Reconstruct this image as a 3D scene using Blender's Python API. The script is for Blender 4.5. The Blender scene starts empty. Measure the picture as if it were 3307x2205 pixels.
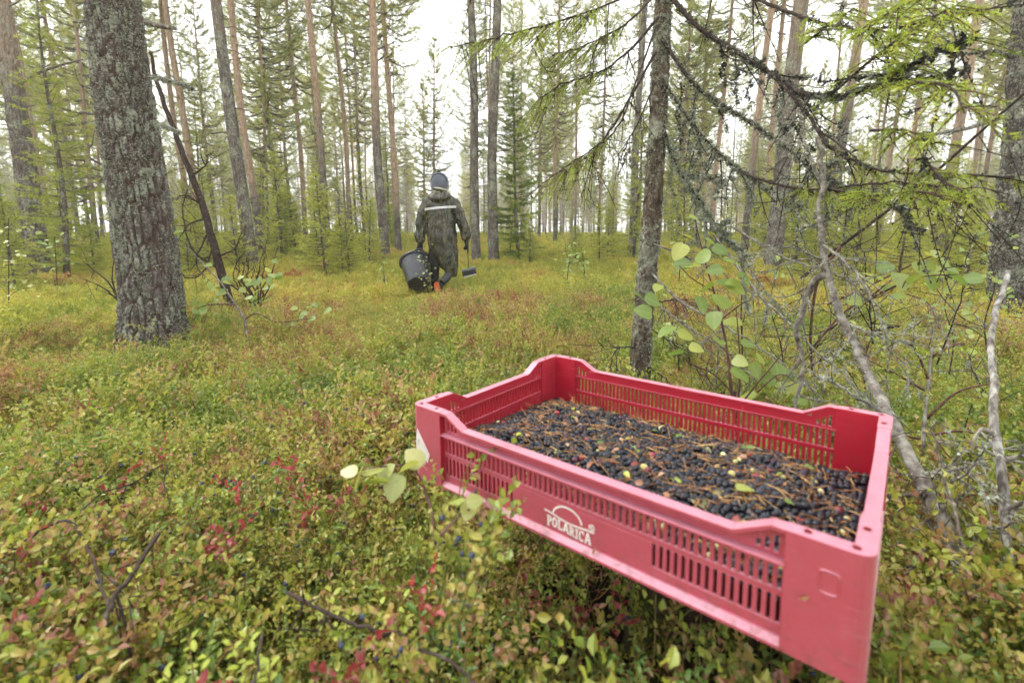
import bpy, bmesh, math, random
import numpy as np
from mathutils import Vector, Matrix, Quaternion
from mathutils.bvhtree import BVHTree

# ------------------------------------------------------------------ camera, sky, sun, exposure
SC = bpy.context.scene
COL = SC.collection
CAM_Z = 0.85
PITCH = math.atan2(0.126, 0.992)
FOC = 1550.0                 # focal length in photograph pixels (3307 wide)
cam_d = bpy.data.cameras.new('camera')
cam = bpy.data.objects.new('camera', cam_d); COL.objects.link(cam)
cam_d.sensor_width = 36.0
cam_d.lens = FOC / 3307.0 * 36.0
cam_d.shift_y = -(1102.5 - 950.0) / 3307.0
cam_d.clip_start = 0.02; cam_d.clip_end = 1000.0
cam.location = (0, 0, CAM_Z)
cam.rotation_euler = (math.radians(90) - PITCH, 0, 0)
cam_d.dof.use_dof = True
cam_d.dof.focus_distance = 2.2
cam_d.dof.aperture_fstop = 4.2
SC.camera = cam

w = bpy.data.worlds.new('World'); SC.world = w; w.use_nodes = True
nt = w.node_tree; nt.nodes.clear()
o_ = nt.nodes.new('ShaderNodeOutputWorld'); bg = nt.nodes.new('ShaderNodeBackground')
sky = nt.nodes.new('ShaderNodeTexSky'); sky.sky_type = 'NISHITA'; sky.sun_disc = False
SUN_EL, SUN_ROT = math.radians(52), math.radians(-60)
sky.sun_elevation = SUN_EL; sky.sun_rotation = SUN_ROT
sky.air_density = 1.0; sky.dust_density = 4.0; sky.ozone_density = 1.0
hsv = nt.nodes.new('ShaderNodeHueSaturation'); hsv.inputs['Saturation'].default_value = 0.10
mx = nt.nodes.new('ShaderNodeMixRGB'); mx.inputs[0].default_value = 0.70   # even cloud deck over the clear-sky model
mx.inputs[2].default_value = (11.4, 11.6, 11.6, 1)
nt.links.new(sky.outputs[0], hsv.inputs['Color']); nt.links.new(hsv.outputs[0], mx.inputs[1])
nt.links.new(mx.outputs[0], bg.inputs[0]); bg.inputs[1].default_value = 0.10
nt.links.new(bg.outputs[0], o_.inputs[0])

sun_d = bpy.data.lights.new('sun', 'SUN'); sun = bpy.data.objects.new('sun', sun_d); COL.objects.link(sun)
sun_d.energy = 1.3; sun_d.angle = math.radians(35); sun_d.color = (1.0, 0.965, 0.91)
sd = Vector((math.sin(SUN_ROT) * math.cos(SUN_EL), math.cos(SUN_ROT) * math.cos(SUN_EL), math.sin(SUN_EL)))
sun.rotation_euler = sd.to_track_quat('Z', 'Y').to_euler()

vs = SC.view_settings
vs.view_transform = 'Standard'; vs.look = 'None'; vs.exposure = 1.40; vs.gamma = 1.0; vs.use_curve_mapping = False
SC.render.engine = 'CYCLES'
SC.cycles.use_denoising = True
SC.cycles.max_bounces = 4; SC.cycles.diffuse_bounces = 3; SC.cycles.glossy_bounces = 2
SC.cycles.transmission_bounces = 4; SC.cycles.transparent_max_bounces = 4; SC.cycles.volume_bounces = 0; SC.cycles.use_adaptive_sampling = True; SC.cycles.adaptive_threshold = 0.06; SC.cycles.adaptive_min_samples = 16
SC.cycles.caustics_reflective = False; SC.cycles.caustics_refractive = False

RNG = np.random.default_rng(11)
random.seed(5)
# ------------------------------------------------------------------ picture <-> place (pixels of a 2352 wide view of the photograph)
F2 = FOC * 2352 / 3307.0; CX2 = 1176.0; CY2 = 950.0 * 2352 / 3307.0
RIGHT = np.array([1.0, 0, 0]); FWD = np.array([0, math.cos(PITCH), -math.sin(PITCH)]); UP = np.array([0, math.sin(PITCH), math.cos(PITCH)])
CAMP = np.array([0, 0, CAM_Z])
def at(px, py, depth):
    return CAMP + depth * (FWD + (px - CX2) / F2 * RIGHT - (py - CY2) / F2 * UP)
def to_px(P):
    P = np.asarray(P, float) - CAMP
    d = P @ FWD
    return CX2 + F2 * (P @ RIGHT) / d, CY2 - F2 * (P @ UP) / d, d

# ------------------------------------------------------------------ noise
def _h(ix, iy, iz, s):
    n = (ix.astype(np.int64) * 374761393 + iy.astype(np.int64) * 668265263 + iz.astype(np.int64) * 2147483647 + s * 974711) & 0xffffffff
    n = ((n ^ (n >> 13)) * 1274126177) & 0xffffffff
    n = ((n ^ (n >> 16)) * 2246822519) & 0xffffffff
    return ((n ^ (n >> 15)) & 0xffffff) / float(0xffffff)
def vnoise(x, y, z=0.0, s=0):
    x, y, z = np.broadcast_arrays(np.asarray(x, float), np.asarray(y, float), np.asarray(z, float))
    ix, iy, iz = np.floor(x), np.floor(y), np.floor(z)
    fx, fy, fz = x - ix, y - iy, z - iz
    fx, fy, fz = fx * fx * (3 - 2 * fx), fy * fy * (3 - 2 * fy), fz * fz * (3 - 2 * fz)
    r = 0
    for dx in (0, 1):
        for dy in (0, 1):
            for dz in (0, 1):
                r = r + _h(ix + dx, iy + dy, iz + dz, s) * (fx if dx else 1 - fx) * (fy if dy else 1 - fy) * (fz if dz else 1 - fz)
    return r
def fbm(x, y, z=0.0, s=0, o=4):
    r, a, t = 0, 0.5, 0
    for i in range(o):
        r = r + a * vnoise(np.asarray(x) * 2 ** i, np.asarray(y) * 2 ** i, np.asarray(z) * 2 ** i, s + i); t += a; a *= 0.5
    return r / t
def worley(u, v, wrap, s=0):
    """distance to the nearest and second nearest cell point, u wraps after `wrap` cells"""
    iu, iv = np.floor(u), np.floor(v)
    d1 = np.full(u.shape, 9.0); d2 = np.full(u.shape, 9.0); cid = np.zeros(u.shape)
    for a in (-1, 0, 1):
        for b in (-1, 0, 1):
            cu, cv = iu + a, iv + b
            wu = np.mod(cu, wrap); z0 = np.zeros_like(cu)
            pu = cu + _h(wu, cv, z0, s); pv = cv + _h(wu, cv, z0, s + 1)
            d = np.hypot(u - pu, v - pv)
            m = d < d1
            d2 = np.where(m, d1, np.minimum(d2, d)); cid = np.where(m, _h(wu, cv, z0, s + 2), cid); d1 = np.where(m, d, d1)
    return d1, d2, cid
def smooth(a, b, x):
    t = np.clip((np.asarray(x, float) - a) / (b - a), 0, 1); return t * t * (3 - 2 * t)

def gz(x, y):
    """height of the forest floor"""
    x = np.asarray(x, float); y = np.asarray(y, float); r = np.hypot(x, y)
    z = 0.15 * (1 - smooth(0.9, 2.9, r)) + 0.65 * (1 - np.exp(-np.maximum(r - 7.5, 0) / 18.0))
    z = z + 0.16 * (fbm(x * 0.55 + 7, y * 0.55, 0, 3, 3) - 0.5) * smooth(0.8, 3, r) + 0.12 * (vnoise(x * 1.9, y * 1.9, 0, 9) - 0.5) * smooth(1.0, 2.4, r)
    return z
def ground_at(px, py):
    """where the ray through a pixel meets the forest floor"""
    ds = np.geomspace(0.4, 140, 1200)
    P = CAMP[None] + ds[:, None] * (FWD + (px - CX2) / F2 * RIGHT - (py - CY2) / F2 * UP)[None]
    below = P[:, 2] < gz(P[:, 0], P[:, 1])
    i = int(np.argmax(below)) if below.any() else len(ds) - 1
    return P[i], ds[i]

# ------------------------------------------------------------------ mesh building
class MB:
    def __init__(self): self.V = []; self.T = []; self.Q = []; self.A = []; self.n = 0; self.TM = []; self.QM = []
    def add(self, V, T=None, Q=None, a=0.5, m=0):
        V = np.asarray(V, float).reshape(-1, 3)
        if T is not None and len(T): T = np.asarray(T, int).reshape(-1, 3); self.T.append(T + self.n); self.TM.append(np.full(len(T), m))
        if Q is not None and len(Q): Q = np.asarray(Q, int).reshape(-1, 4); self.Q.append(Q + self.n); self.QM.append(np.full(len(Q), m))
        self.V.append(V); self.A.append(np.broadcast_to(np.asarray(a, float), (len(V),)).copy()); self.n += len(V)
        return self
    def mesh(self, name, mats, smoothed=False):
        V = np.concatenate(self.V) if self.V else np.zeros((0, 3))
        T = np.concatenate(self.T) if self.T else np.zeros((0, 3), int)
        Q = np.concatenate(self.Q) if self.Q else np.zeros((0, 4), int)
        me = bpy.data.meshes.new(name)
        me.vertices.add(len(V)); me.vertices.foreach_set('co', V.astype(np.float32).ravel())
        nl = len(T) * 3 + len(Q) * 4
        me.loops.add(nl); me.loops.foreach_set('vertex_index', np.concatenate([T.ravel(), Q.ravel()]).astype(np.int32))
        me.polygons.add(len(T) + len(Q))
        st = np.concatenate([np.arange(len(T)) * 3, len(T) * 3 + np.arange(len(Q)) * 4]).astype(np.int32)
        me.polygons.foreach_set('loop_start', st)
        if self.TM or self.QM:
            mi = np.concatenate(self.TM + self.QM).astype(np.int32)
            me.polygons.foreach_set('material_index', mi)
        me.polygons.foreach_set('use_smooth', np.full(len(T) + len(Q), smoothed))
        at_ = me.attributes.new('tint', 'FLOAT', 'POINT'); at_.data.foreach_set('value', np.concatenate(self.A).astype(np.float32) if self.A else np.zeros(0, np.float32))
        for m in (mats if isinstance(mats, (list, tuple)) else [mats]): me.materials.append(m)
        me.update(calc_edges=True); me.validate()
        return me
    def obj(self, name, mats, parent=None, smoothed=False):
        return link(name, self.mesh(name, mats, smoothed), parent)
def link(name, data, parent=None):
    o = bpy.data.objects.new(name, data); COL.objects.link(o)
    if parent is not None: o.parent = parent
    return o
def tag(o, label=None, cat=None, group=None, kind=None):
    if label: o['label'] = label
    if cat: o['category'] = cat
    if group: o['group'] = group
    if kind: o['kind'] = kind
    return o
def thing(name, label, cat, loc=(0, 0, 0), rot=(0, 0, 0), group=None):
    o = bpy.data.objects.new(name, None); COL.objects.link(o); o.empty_display_size = 0.1
    o.location = loc; o.rotation_euler = rot
    return tag(o, label, cat, group)
def nrm(v):
    v = np.asarray(v, float); return v / np.maximum(np.linalg.norm(v, axis=-1, keepdims=True), 1e-9)
def spline(P, n):
    """Catmull-Rom resample of a polyline (any number of columns)"""
    P = np.asarray(P, float)
    if len(P) == 2: t = np.linspace(0, 1, n)[:, None]; return P[0] * (1 - t) + P[1] * t
    Q = np.vstack([2 * P[0] - P[1], P, 2 * P[-1] - P[-2]])
    u = np.linspace(0, len(P) - 1 - 1e-6, n); i = u.astype(int); t = (u - i)[:, None]
    a, b, c, d = Q[i], Q[i + 1], Q[i + 2], Q[i + 3]
    return 0.5 * (2 * b + (c - a) * t + (2 * a - 5 * b + 4 * c - d) * t * t + (3 * b - a - 3 * c + d) * t ** 3)
def frames(P):
    P = np.asarray(P, float)
    T = nrm(np.gradient(P, axis=0)); N = np.zeros_like(T)
    r = np.array([0, 0, 1.0]) if abs(T[0][2]) < 0.9 else np.array([1.0, 0, 0])
    n = nrm(np.cross(T[0], r))
    for i in range(len(P)):
        n = nrm(n - T[i] * (n @ T[i])); N[i] = n
    return T, N, np.cross(T, N)
def tube(mb, P, R, k=6, a=0.5, m=0, cap=True):
    P = np.asarray(P, float); R = np.broadcast_to(np.asarray(R, float), (len(P),))
    T, N, B = frames(P)
    th = np.arange(k) * 2 * np.pi / k
    V = P[:, None] + R[:, None, None] * (np.cos(th)[None, :, None] * N[:, None] + np.sin(th)[None, :, None] * B[:, None])
    n = len(P); i = np.arange(n - 1)[:, None] * k; j = np.arange(k)[None]; j2 = (j + 1) % k
    Q = np.stack([i + j, i + j2, i + k + j2, i + k + j], -1).reshape(-1, 4)
    V = V.reshape(-1, 3); Tt = []
    if cap:
        V = np.vstack([V, P[0], P[-1]]); b = n * k
        Tt = [(b, (q + 1) % k, q) for q in range(k)] + [(b + 1, (n - 1) * k + q, (n - 1) * k + (q + 1) % k) for q in range(k)]
    mb.add(V, Tt, Q, a, m)
def blades(mb, C, D, L, Wd, a, m=0):
    """many thin needles at once, each one triangle from C along D"""
    C = np.asarray(C, float); D = nrm(D); n = len(C)
    r = RNG.normal(size=(n, 3)); S = nrm(np.cross(D, r))
    L = np.broadcast_to(L, (n,))[:, None]; Wd = np.broadcast_to(Wd, (n,))[:, None]
    V = np.stack([C - S * Wd * 0.5, C + S * Wd * 0.5, C + D * L], 1).reshape(-1, 3)
    mb.add(V, np.arange(3 * n).reshape(-1, 3), None, np.repeat(np.broadcast_to(a, (n,)), 3), m)
def leaves(mb, C, D, U, L, Wd, a, m=0, fold=0.25):
    """many small folded oval leaves: C base, D direction, U face normal"""
    C = np.asarray(C, float); n = len(C); D = nrm(D); U = nrm(U - D * (U * D).sum(-1, keepdims=True)); S = np.cross(D, U)
    L = np.broadcast_to(L, (n,))[:, None]; Wd = np.broadcast_to(Wd, (n,))[:, None]
    mid1 = C + D * L * 0.38; mid2 = C + D * L * 0.72
    V = np.stack([C, mid1 - S * Wd * .5 + U * Wd * fold, mid1, mid1 + S * Wd * .5 + U * Wd * fold, mid2 - S * Wd * .38 + U * Wd * fold * .6, mid2 + S * Wd * .38 + U * Wd * fold * .6, C + D * L - U * L * 0.08], 1).reshape(-1, 3)
    b = np.arange(n)[:, None] * 7
    T = np.concatenate([b + np.array([[0, 2, 1]]), b + np.array([[0, 3, 2]]), b + np.array([[4, 2, 6]]), b + np.array([[2, 5, 6]])])
    Q = None
    T = np.concatenate([T, b + np.array([[1, 2, 4]]), b + np.array([[2, 3, 5]])])
    mb.add(V, T, Q, np.repeat(np.broadcast_to(a, (n,)), 7), m)
def rand_dirs(n, up=0.0):
    d = RNG.normal(size=(n, 3)); d[:, 2] += up; return nrm(d)
def box(mb, a, b, m=0, t=0.5):
    (x0, y0, z0), (x1, y1, z1) = a, b
    V = [(x0, y0, z0), (x1, y0, z0), (x1, y1, z0), (x0, y1, z0), (x0, y0, z1), (x1, y0, z1), (x1, y1, z1), (x0, y1, z1)]
    mb.add(V, None, [(0, 3, 2, 1), (4, 5, 6, 7), (0, 1, 5, 4), (1, 2, 6, 5), (2, 3, 7, 6), (3, 0, 4, 7)], t, m)
def prism(mb, poly, o, u, v, wv, m=0, t=0.5):
    """polygon in the (u,v) plane at o, extruded by vector wv (convex or star shaped from its first points)"""
    P = np.array([np.asarray(o) + p[0] * np.asarray(u) + p[1] * np.asarray(v) for p in poly]); n = len(P)
    V = np.vstack([P, P + np.asarray(wv)])
    Q = [(i, (i + 1) % n, (i + 1) % n + n, i + n) for i in range(n)]
    from mathutils.geometry import tessellate_polygon
    tri = tessellate_polygon([[Vector((p[0], p[1], 0)) for p in poly]])
    T = [tuple(t_) for t_ in tri] + [tuple(n + i for i in reversed(t_)) for t_ in tri]
    mb.add(V, T, Q, t, m)
def fix_normals(o):
    bm = bmesh.new(); bm.from_mesh(o.data); bmesh.ops.recalc_face_normals(bm, faces=bm.faces); bm.to_mesh(o.data); bm.free()
def bevel(o, wdt=0.0015, seg=2):
    b = o.modifiers.new('bevel', 'BEVEL'); b.width = wdt; b.segments = seg; b.limit_method = 'ANGLE'; b.angle_limit = math.radians(35)
    b.harden_normals = False
    return o

# ------------------------------------------------------------------ materials
def new_mat(name):
    m = bpy.data.materials.new(name); m.use_nodes = True; m.node_tree.nodes.clear(); return m, m.node_tree
class G:
    """terse node graph"""
    def __init__(s, name): s.m, s.t = new_mat(name); s.out = s.n('ShaderNodeOutputMaterial')
    def n(s, k, **kw):
        x = s.t.nodes.new(k)
        for a, v in kw.items(): setattr(x, a, v)
        return x
    def l(s, a, b):
        s.t.links.new(a, b)
    def val(s, sock, v):
        if hasattr(v, 'node'): s.l(v, sock)
        elif isinstance(v, (tuple, list)) and len(v) == 3 and len(sock.default_value) == 4: sock.default_value = (*v, 1)
        else: sock.default_value = v
    def math(s, op, a, b=0.0, clamp=False):
        x = s.n('ShaderNodeMath', operation=op, use_clamp=clamp); s.val(x.inputs[0], a); s.val(x.inputs[1], b); return x.outputs[0]
    def attr(s, nm='tint'): return s.n('ShaderNodeAttribute', attribute_name=nm).outputs['Fac']
    def rnd(s): return s.n('ShaderNodeObjectInfo').outputs['Random']
    def pos(s): return s.n('ShaderNodeNewGeometry').outputs['Position']
    def oco(s): return s.n('ShaderNodeTexCoord').outputs['Object']
    def noise(s, co, sc, det=4, rough=.55, dist=0.0):
        x = s.n('ShaderNodeTexNoise'); s.l(co, x.inputs['Vector']); x.inputs['Scale'].default_value = sc; x.inputs['Detail'].default_value = det
        x.inputs['Roughness'].default_value = rough; x.inputs['Distortion'].default_value = dist; return x.outputs['Fac']
    def vor(s, co, sc, feat='F1', out='Distance'):
        x = s.n('ShaderNodeTexVoronoi', feature=feat); s.l(co, x.inputs['Vector']); x.inputs['Scale'].default_value = sc; return x.outputs[out]
    def mapv(s, co, sc=(1, 1, 1), loc=(0, 0, 0)):
        x = s.n('ShaderNodeMapping'); s.l(co, x.inputs['Vector']); x.inputs['Scale'].default_value = sc; x.inputs['Location'].default_value = loc; return x.outputs[0]
    def ramp(s, f, stops):
        x = s.n('ShaderNodeValToRGB'); s.val(x.inputs[0], f); e = x.color_ramp.elements
        while len(e) < len(stops): e.new(0.5)
        for i, (p, c) in enumerate(stops): e[i].position = p; e[i].color = (*c, 1)
        return x.outputs[0]
    def mix(s, f, a, b, mode='MIX'):
        x = s.n('ShaderNodeMixRGB', blend_type=mode); s.val(x.inputs[0], f); s.val(x.inputs[1], a); s.val(x.inputs[2], b); return x.outputs[0]
    def bump(s, h, strength=.5, dist=.01):
        x = s.n('ShaderNodeBump'); s.l(h, x.inputs['Height']); x.inputs['Strength'].default_value = strength; x.inputs['Distance'].default_value = dist; return x.outputs[0]
    def pbr(s, col, rough=.6, spec=.4, bump=None, **kw):
        x = s.n('ShaderNodeBsdfPrincipled'); s.val(x.inputs['Base Color'], col); s.val(x.inputs['Roughness'], rough); x.inputs['Specular IOR Level'].default_value = spec
        for k, v in kw.items(): s.val(x.inputs[k.replace('_', ' ')], v)
        if bump is not None: s.l(bump, x.inputs['Normal'])
        s.l(x.outputs[0], s.out.inputs[0]); return s.m
    def leafy(s, col, trans=.45, gloss=.06, rough=.45, tcol=None):
        d = s.n('ShaderNodeBsdfDiffuse'); s.val(d.inputs[0], col)
        t = s.n('ShaderNodeBsdfTranslucent'); s.val(t.inputs[0], tcol if tcol is not None else col)
        g = s.n('ShaderNodeBsdfGlossy'); g.inputs['Roughness'].default_value = rough; g.inputs[0].default_value = (1, 1, 1, 1)
        a = s.n('ShaderNodeMixShader'); a.inputs[0].default_value = trans; s.l(d.outputs[0], a.inputs[1]); s.l(t.outputs[0], a.inputs[2])
        b = s.n('ShaderNodeMixShader'); b.inputs[0].default_value = gloss; s.l(a.outputs[0], b.inputs[1]); s.l(g.outputs[0], b.inputs[2])
        s.l(b.outputs[0], s.out.inputs[0]); return s.m
M = {}
def shrub_mat(name, stops, wt=.5, wi=.3, wn=.5, nsc=.9, trans=.45, gloss=.04, off=0.0, gain=1.0, veins=False):
    g = G(name); stops = [(p, tuple(min(.85, c * gain) for c in col)) for p, col in stops]
    nz = g.noise(g.pos(), nsc, 3); nz = g.math('MULTIPLY', g.math('SUBTRACT', nz, .5), 2.2 * wn)
    f = g.math('ADD', g.math('MULTIPLY', g.math('SUBTRACT', g.attr(), .5), wt), g.math('MULTIPLY', g.math('SUBTRACT', g.rnd(), .5), wi))
    f = g.math('ADD', g.math('ADD', f, nz), .5 + off, True)
    col = g.ramp(f, stops)
    if veins:
        sp = g.n('ShaderNodeSeparateXYZ'); g.l(g.oco(), sp.inputs[0]); ay = g.math('ABSOLUTE', sp.outputs[1])
        vn = g.math('SINE', g.math('MULTIPLY', g.math('SUBTRACT', sp.outputs[0], g.math('MULTIPLY', ay, .8)), 900.0)); rib = g.ramp(ay, [(0, (1, 1, 1)), (.0011, (0, 0, 0))])
        k = g.math('MAXIMUM', g.ramp(vn, [(.72, (0, 0, 0)), (.98, (1, 1, 1))]), rib)
        col = g.mix(g.math('MULTIPLY', k, .28), col, g.mix(.5, col, (.75, .78, .35)))
        sp2 = g.ramp(g.noise(g.pos(), 190, 4, .7), [(.66, (0, 0, 0)), (.72, (1, 1, 1))]); col = g.mix(g.math('MULTIPLY', sp2, .7), col, (.22, .12, .04))
        col = g.mix(.5, col, g.mix(g.noise(g.pos(), 55, 3), g.mix(.55, col, (.05, .10, .01)), col))
    M[name] = g.leafy(col, trans, gloss)
shrub_mat('bilberry_leaf', [(0, (.07, .13, .018)), (.25, (.16, .23, .028)), (.44, (.32, .35, .045)), (.56, (.40, .33, .07)), (.70, (.33, .17, .085)), (.84, (.24, .07, .05)), (1, (.25, .022, .03))], gain=1.12, wn=.52, wi=.38, off=-.015)
shrub_mat('mid_leaf', [(0, (.15, .20, .025)), (.3, (.29, .31, .04)), (.55, (.45, .42, .065)), (.74, (.46, .33, .08)), (.9, (.36, .15, .07)), (1, (.28, .06, .04))], nsc=.45, gain=1.17, wn=.50, off=-.04)
shrub_mat('red_leaf', [(0, (.17, .10, .03)), (.4, (.21, .06, .04)), (.7, (.24, .03, .035)), (1, (.33, .03, .03))], wn=.2, gain=1.3)
shrub_mat('lingon_leaf', [(0, (.04, .10, .015)), (.5, (.09, .17, .02)), (.8, (.20, .30, .03)), (1, (.42, .46, .05))], wn=.25, trans=.3, gloss=.05, gain=1.2)
shrub_mat('yellow_lingon_leaf', [(0, (.30, .38, .04)), (.6, (.45, .50, .06)), (1, (.60, .56, .10))], wn=.1, trans=.4)
shrub_mat('grass_blade', [(0, (.10, .17, .02)), (.5, (.26, .30, .04)), (1, (.45, .36, .10))], wn=.3)
shrub_mat('moss', [(0, (.20, .20, .025)), (.45, (.38, .34, .045)), (.75, (.46, .37, .06)), (1, (.55, .46, .12))], nsc=1.3)
shrub_mat('pine_needles', [(0, (.055, .075, .022)), (.45, (.125, .14, .037)), (.75, (.20, .19, .055)), (.93, (.31, .24, .07)), (1, (.42, .25, .07))], wt=.6, wi=.25, wn=.15, nsc=.2, trans=.5, gloss=.02, gain=2.6)
shrub_mat('spruce_needles', [(0, (.08, .11, .016)), (.5, (.18, .20, .03)), (1, (.32, .32, .06))], wt=.55, wi=.3, wn=.2, nsc=.4, trans=.5, gloss=.02, gain=2.05)
shrub_mat('dark_spruce_needles', [(0, (.035, .06, .012)), (.5, (.09, .125, .02)), (1, (.20, .23, .04))], wt=.6, wi=.1, wn=.15, nsc=.6, trans=.45, gloss=.02, gain=1.7)
shrub_mat('near_spruce_needles', [(0, (.07, .11, .015)), (.45, (.15, .205, .026)), (.8, (.27, .325, .04)), (1, (.62, .46, .09))], wt=.75, wi=.1, wn=.3, nsc=3.0, trans=.5, gloss=.03, gain=1.75)
shrub_mat('birch_leaf', [(0, (.12, .20, .03)), (.5, (.22, .31, .045)), (.85, (.36, .40, .06)), (1, (.55, .46, .09))], wt=.3, wi=.8, wn=.1, trans=.5, gloss=.05, veins=True, gain=1.25)
shrub_mat('pale_birch_leaf', [(0, (.30, .36, .05)), (.6, (.42, .45, .08)), (1, (.52, .50, .15))], wt=.3, wi=.7, wn=.1, trans=.45, gloss=.07, veins=True)
g = G('twig'); c = g.ramp(g.noise(g.pos(), 60, 3), [(.3, (.05, .035, .03)), (.55, (.12, .09, .075)), (.75, (.26, .24, .20))]); M['twig'] = g.pbr(c, .85, .2, g.bump(g.noise(g.pos(), 220, 3), .6, .003))
g = G('stem'); c = g.ramp(g.attr(), [(0, (.10, .13, .02)), (.5, (.16, .14, .035)), (1, (.24, .07, .03))]); M['stem'] = g.pbr(c, .7, .3)
g = G('grey_twig'); c = g.ramp(g.noise(g.pos(), 45, 4), [(.3, (.07, .055, .05)), (.5, (.19, .165, .145)), (.68, (.34, .33, .28))]); M['grey_twig'] = g.pbr(c, .9, .15, g.bump(g.noise(g.pos(), 160, 4), .8, .004))
g = G('dark_twig'); c = g.ramp(g.noise(g.pos(), 50, 4), [(.3, (.022, .016, .014)), (.6, (.06, .042, .034)), (.8, (.16, .14, .12))]); M['dark_twig'] = g.pbr(c, .9, .15)
g = G('red_twig'); c = g.ramp(g.noise(g.pos(), 40, 3), [(.3, (.06, .022, .02)), (.7, (.14, .06, .05))]); M['red_twig'] = g.pbr(c, .6, .35)
g = G('bleached_wood'); c = g.ramp(g.noise(g.mapv(g.pos(), (90, 90, 14)), 1, 5, .65), [(.35, (.08, .07, .06)), (.48, (.22, .20, .18)), (.62, (.42, .41, .38))]); M['bleached_wood'] = g.pbr(c, .85, .2, g.bump(g.noise(g.mapv(g.pos(), (160, 160, 20)), 1, 4), .6, .003))
g = G('lichen'); c = g.ramp(g.attr(), [(0, (.018, .02, .018)), (.35, (.05, .055, .045)), (.6, (.22, .235, .18)), (1, (.40, .43, .33))]); M['lichen'] = g.leafy(c, .15, .02, .7)
def bark(name, thick=.16, orange_h=None, lich=.5, grey=((.030, .024, .021), (.115, .093, .080), (.24, .205, .18))):
    g = G(name); oc = g.oco()
    st = g.mapv(oc, (11, 11, 3.0))
    v = g.vor(st, 1.6, 'DISTANCE_TO_EDGE'); n1 = g.noise(st, 3.5, 6, .65); n2 = g.noise(oc, 34, 5, .7)
    crack = g.ramp(g.math('ADD', v, g.math('MULTIPLY', g.math('SUBTRACT', n1, .5), .35)), [(0, (0, 0, 0)), (.16, (1, 1, 1))])
    c = g.ramp(n1, [(.25, grey[0]), (.5, grey[1]), (.75, grey[2])])
    if orange_h:
        sep = g.n('ShaderNodeSeparateXYZ'); g.l(oc, sep.inputs[0])
        zf = g.math('ADD', sep.outputs[2], g.math('MULTIPLY', g.math('SUBTRACT', g.noise(oc, 1.4, 4), .5), 3.0))
        zf = g.math('ADD', zf, g.math('MULTIPLY', g.math('SUBTRACT', g.rnd(), .5), orange_h * .7))
        k = g.ramp(g.math('DIVIDE', zf, orange_h * 2), [(.32, (0, 0, 0)), (.62, (1, 1, 1))])
        oc2 = g.ramp(g.noise(g.mapv(oc, (9, 9, 5)), 2.2, 5, .6), [(.3, (.25, .165, .11)), (.55, (.41, .30, .215)), (.75, (.52, .42, .32))])
        c = g.mix(k, c, oc2)
        flo = g.math('SUBTRACT', 1.0, k)
    else: flo = 1.0
    lm = g.math('MULTIPLY', g.ramp(g.math('ADD', g.math('MULTIPLY', n2, .6), g.math('MULTIPLY', g.noise(oc, 4.5, 4), .5)), [(.56 - .08 * lich, (0, 0, 0)), (.66 - .08 * lich, (1, 1, 1))]), flo)
    lc = g.ramp(g.noise(oc, 60, 3), [(.3, (.20, .21, .16)), (.7, (.42, .44, .34))])
    c = g.mix(g.math('MULTIPLY', lm, .85), c, lc)
    hgt = g.math('ADD', g.math('MULTIPLY', crack, .8), g.math('MULTIPLY', n2, .55))
    M[name] = g.pbr(c, .92, .12, g.bump(hgt, .9, .02))
bark('pine_bark', orange_h=3.6, lich=.25)
bark('grey_pine_bark', orange_h=7.5, lich=.35)
bark('orange_pine_bark', orange_h=1.6, lich=.2)
bark('spruce_bark', lich=.55, grey=((.04, .028, .022), (.11, .08, .06), (.19, .15, .12)))
bark('dark_pine_bark', lich=.3, grey=((.022, .018, .016), (.075, .062, .055), (.16, .14, .125)))
bark('sapling_bark', lich=.3, grey=((.05, .04, .03), (.10, .08, .06), (.15, .13, .10)))
# big near trunk: the plates are geometry; tint = how far a spot stands proud
g = G('plated_bark'); oc = g.oco(); n = g.noise(g.mapv(oc, (26, 26, 9)), 2.0, 6, .7); n2 = g.noise(oc, 55, 5, .7); n3 = g.noise(oc, 7, 4)
c = g.ramp(n, [(.25, (.03, .024, .021)), (.45, (.085, .069, .061)), (.62, (.15, .125, .112)), (.8, (.23, .205, .185))])
c = g.mix(g.ramp(g.attr(), [(.08, (1, 1, 1)), (.3, (0, 0, 0))]), c, g.mix(n2, (.03, .022, .019), (.11, .068, .05)))
lm = g.ramp(g.math('ADD', g.math('ADD', g.math('MULTIPLY', n2, .62), g.math('MULTIPLY', n3, .42)), g.math('MULTIPLY', g.attr(), .10)), [(.575, (0, 0, 0)), (.625, (1, 1, 1))])
c = g.mix(g.math('MULTIPLY', lm, .92), c, g.ramp(g.noise(oc, 90, 3), [(.3, (.17, .175, .14)), (.7, (.34, .35, .27))]))
M['plated_bark'] = g.pbr(c, .92, .1, g.bump(g.math('ADD', n2, g.math('MULTIPLY', lm, .5)), .9, .008))
g = G('dead_branch'); oc = g.pos(); c = g.ramp(g.noise(oc, 30, 4), [(.3, (.06, .045, .04)), (.55, (.16, .14, .12)), (.72, (.36, .36, .30))]); M['dead_branch'] = g.pbr(c, .9, .12)
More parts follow.
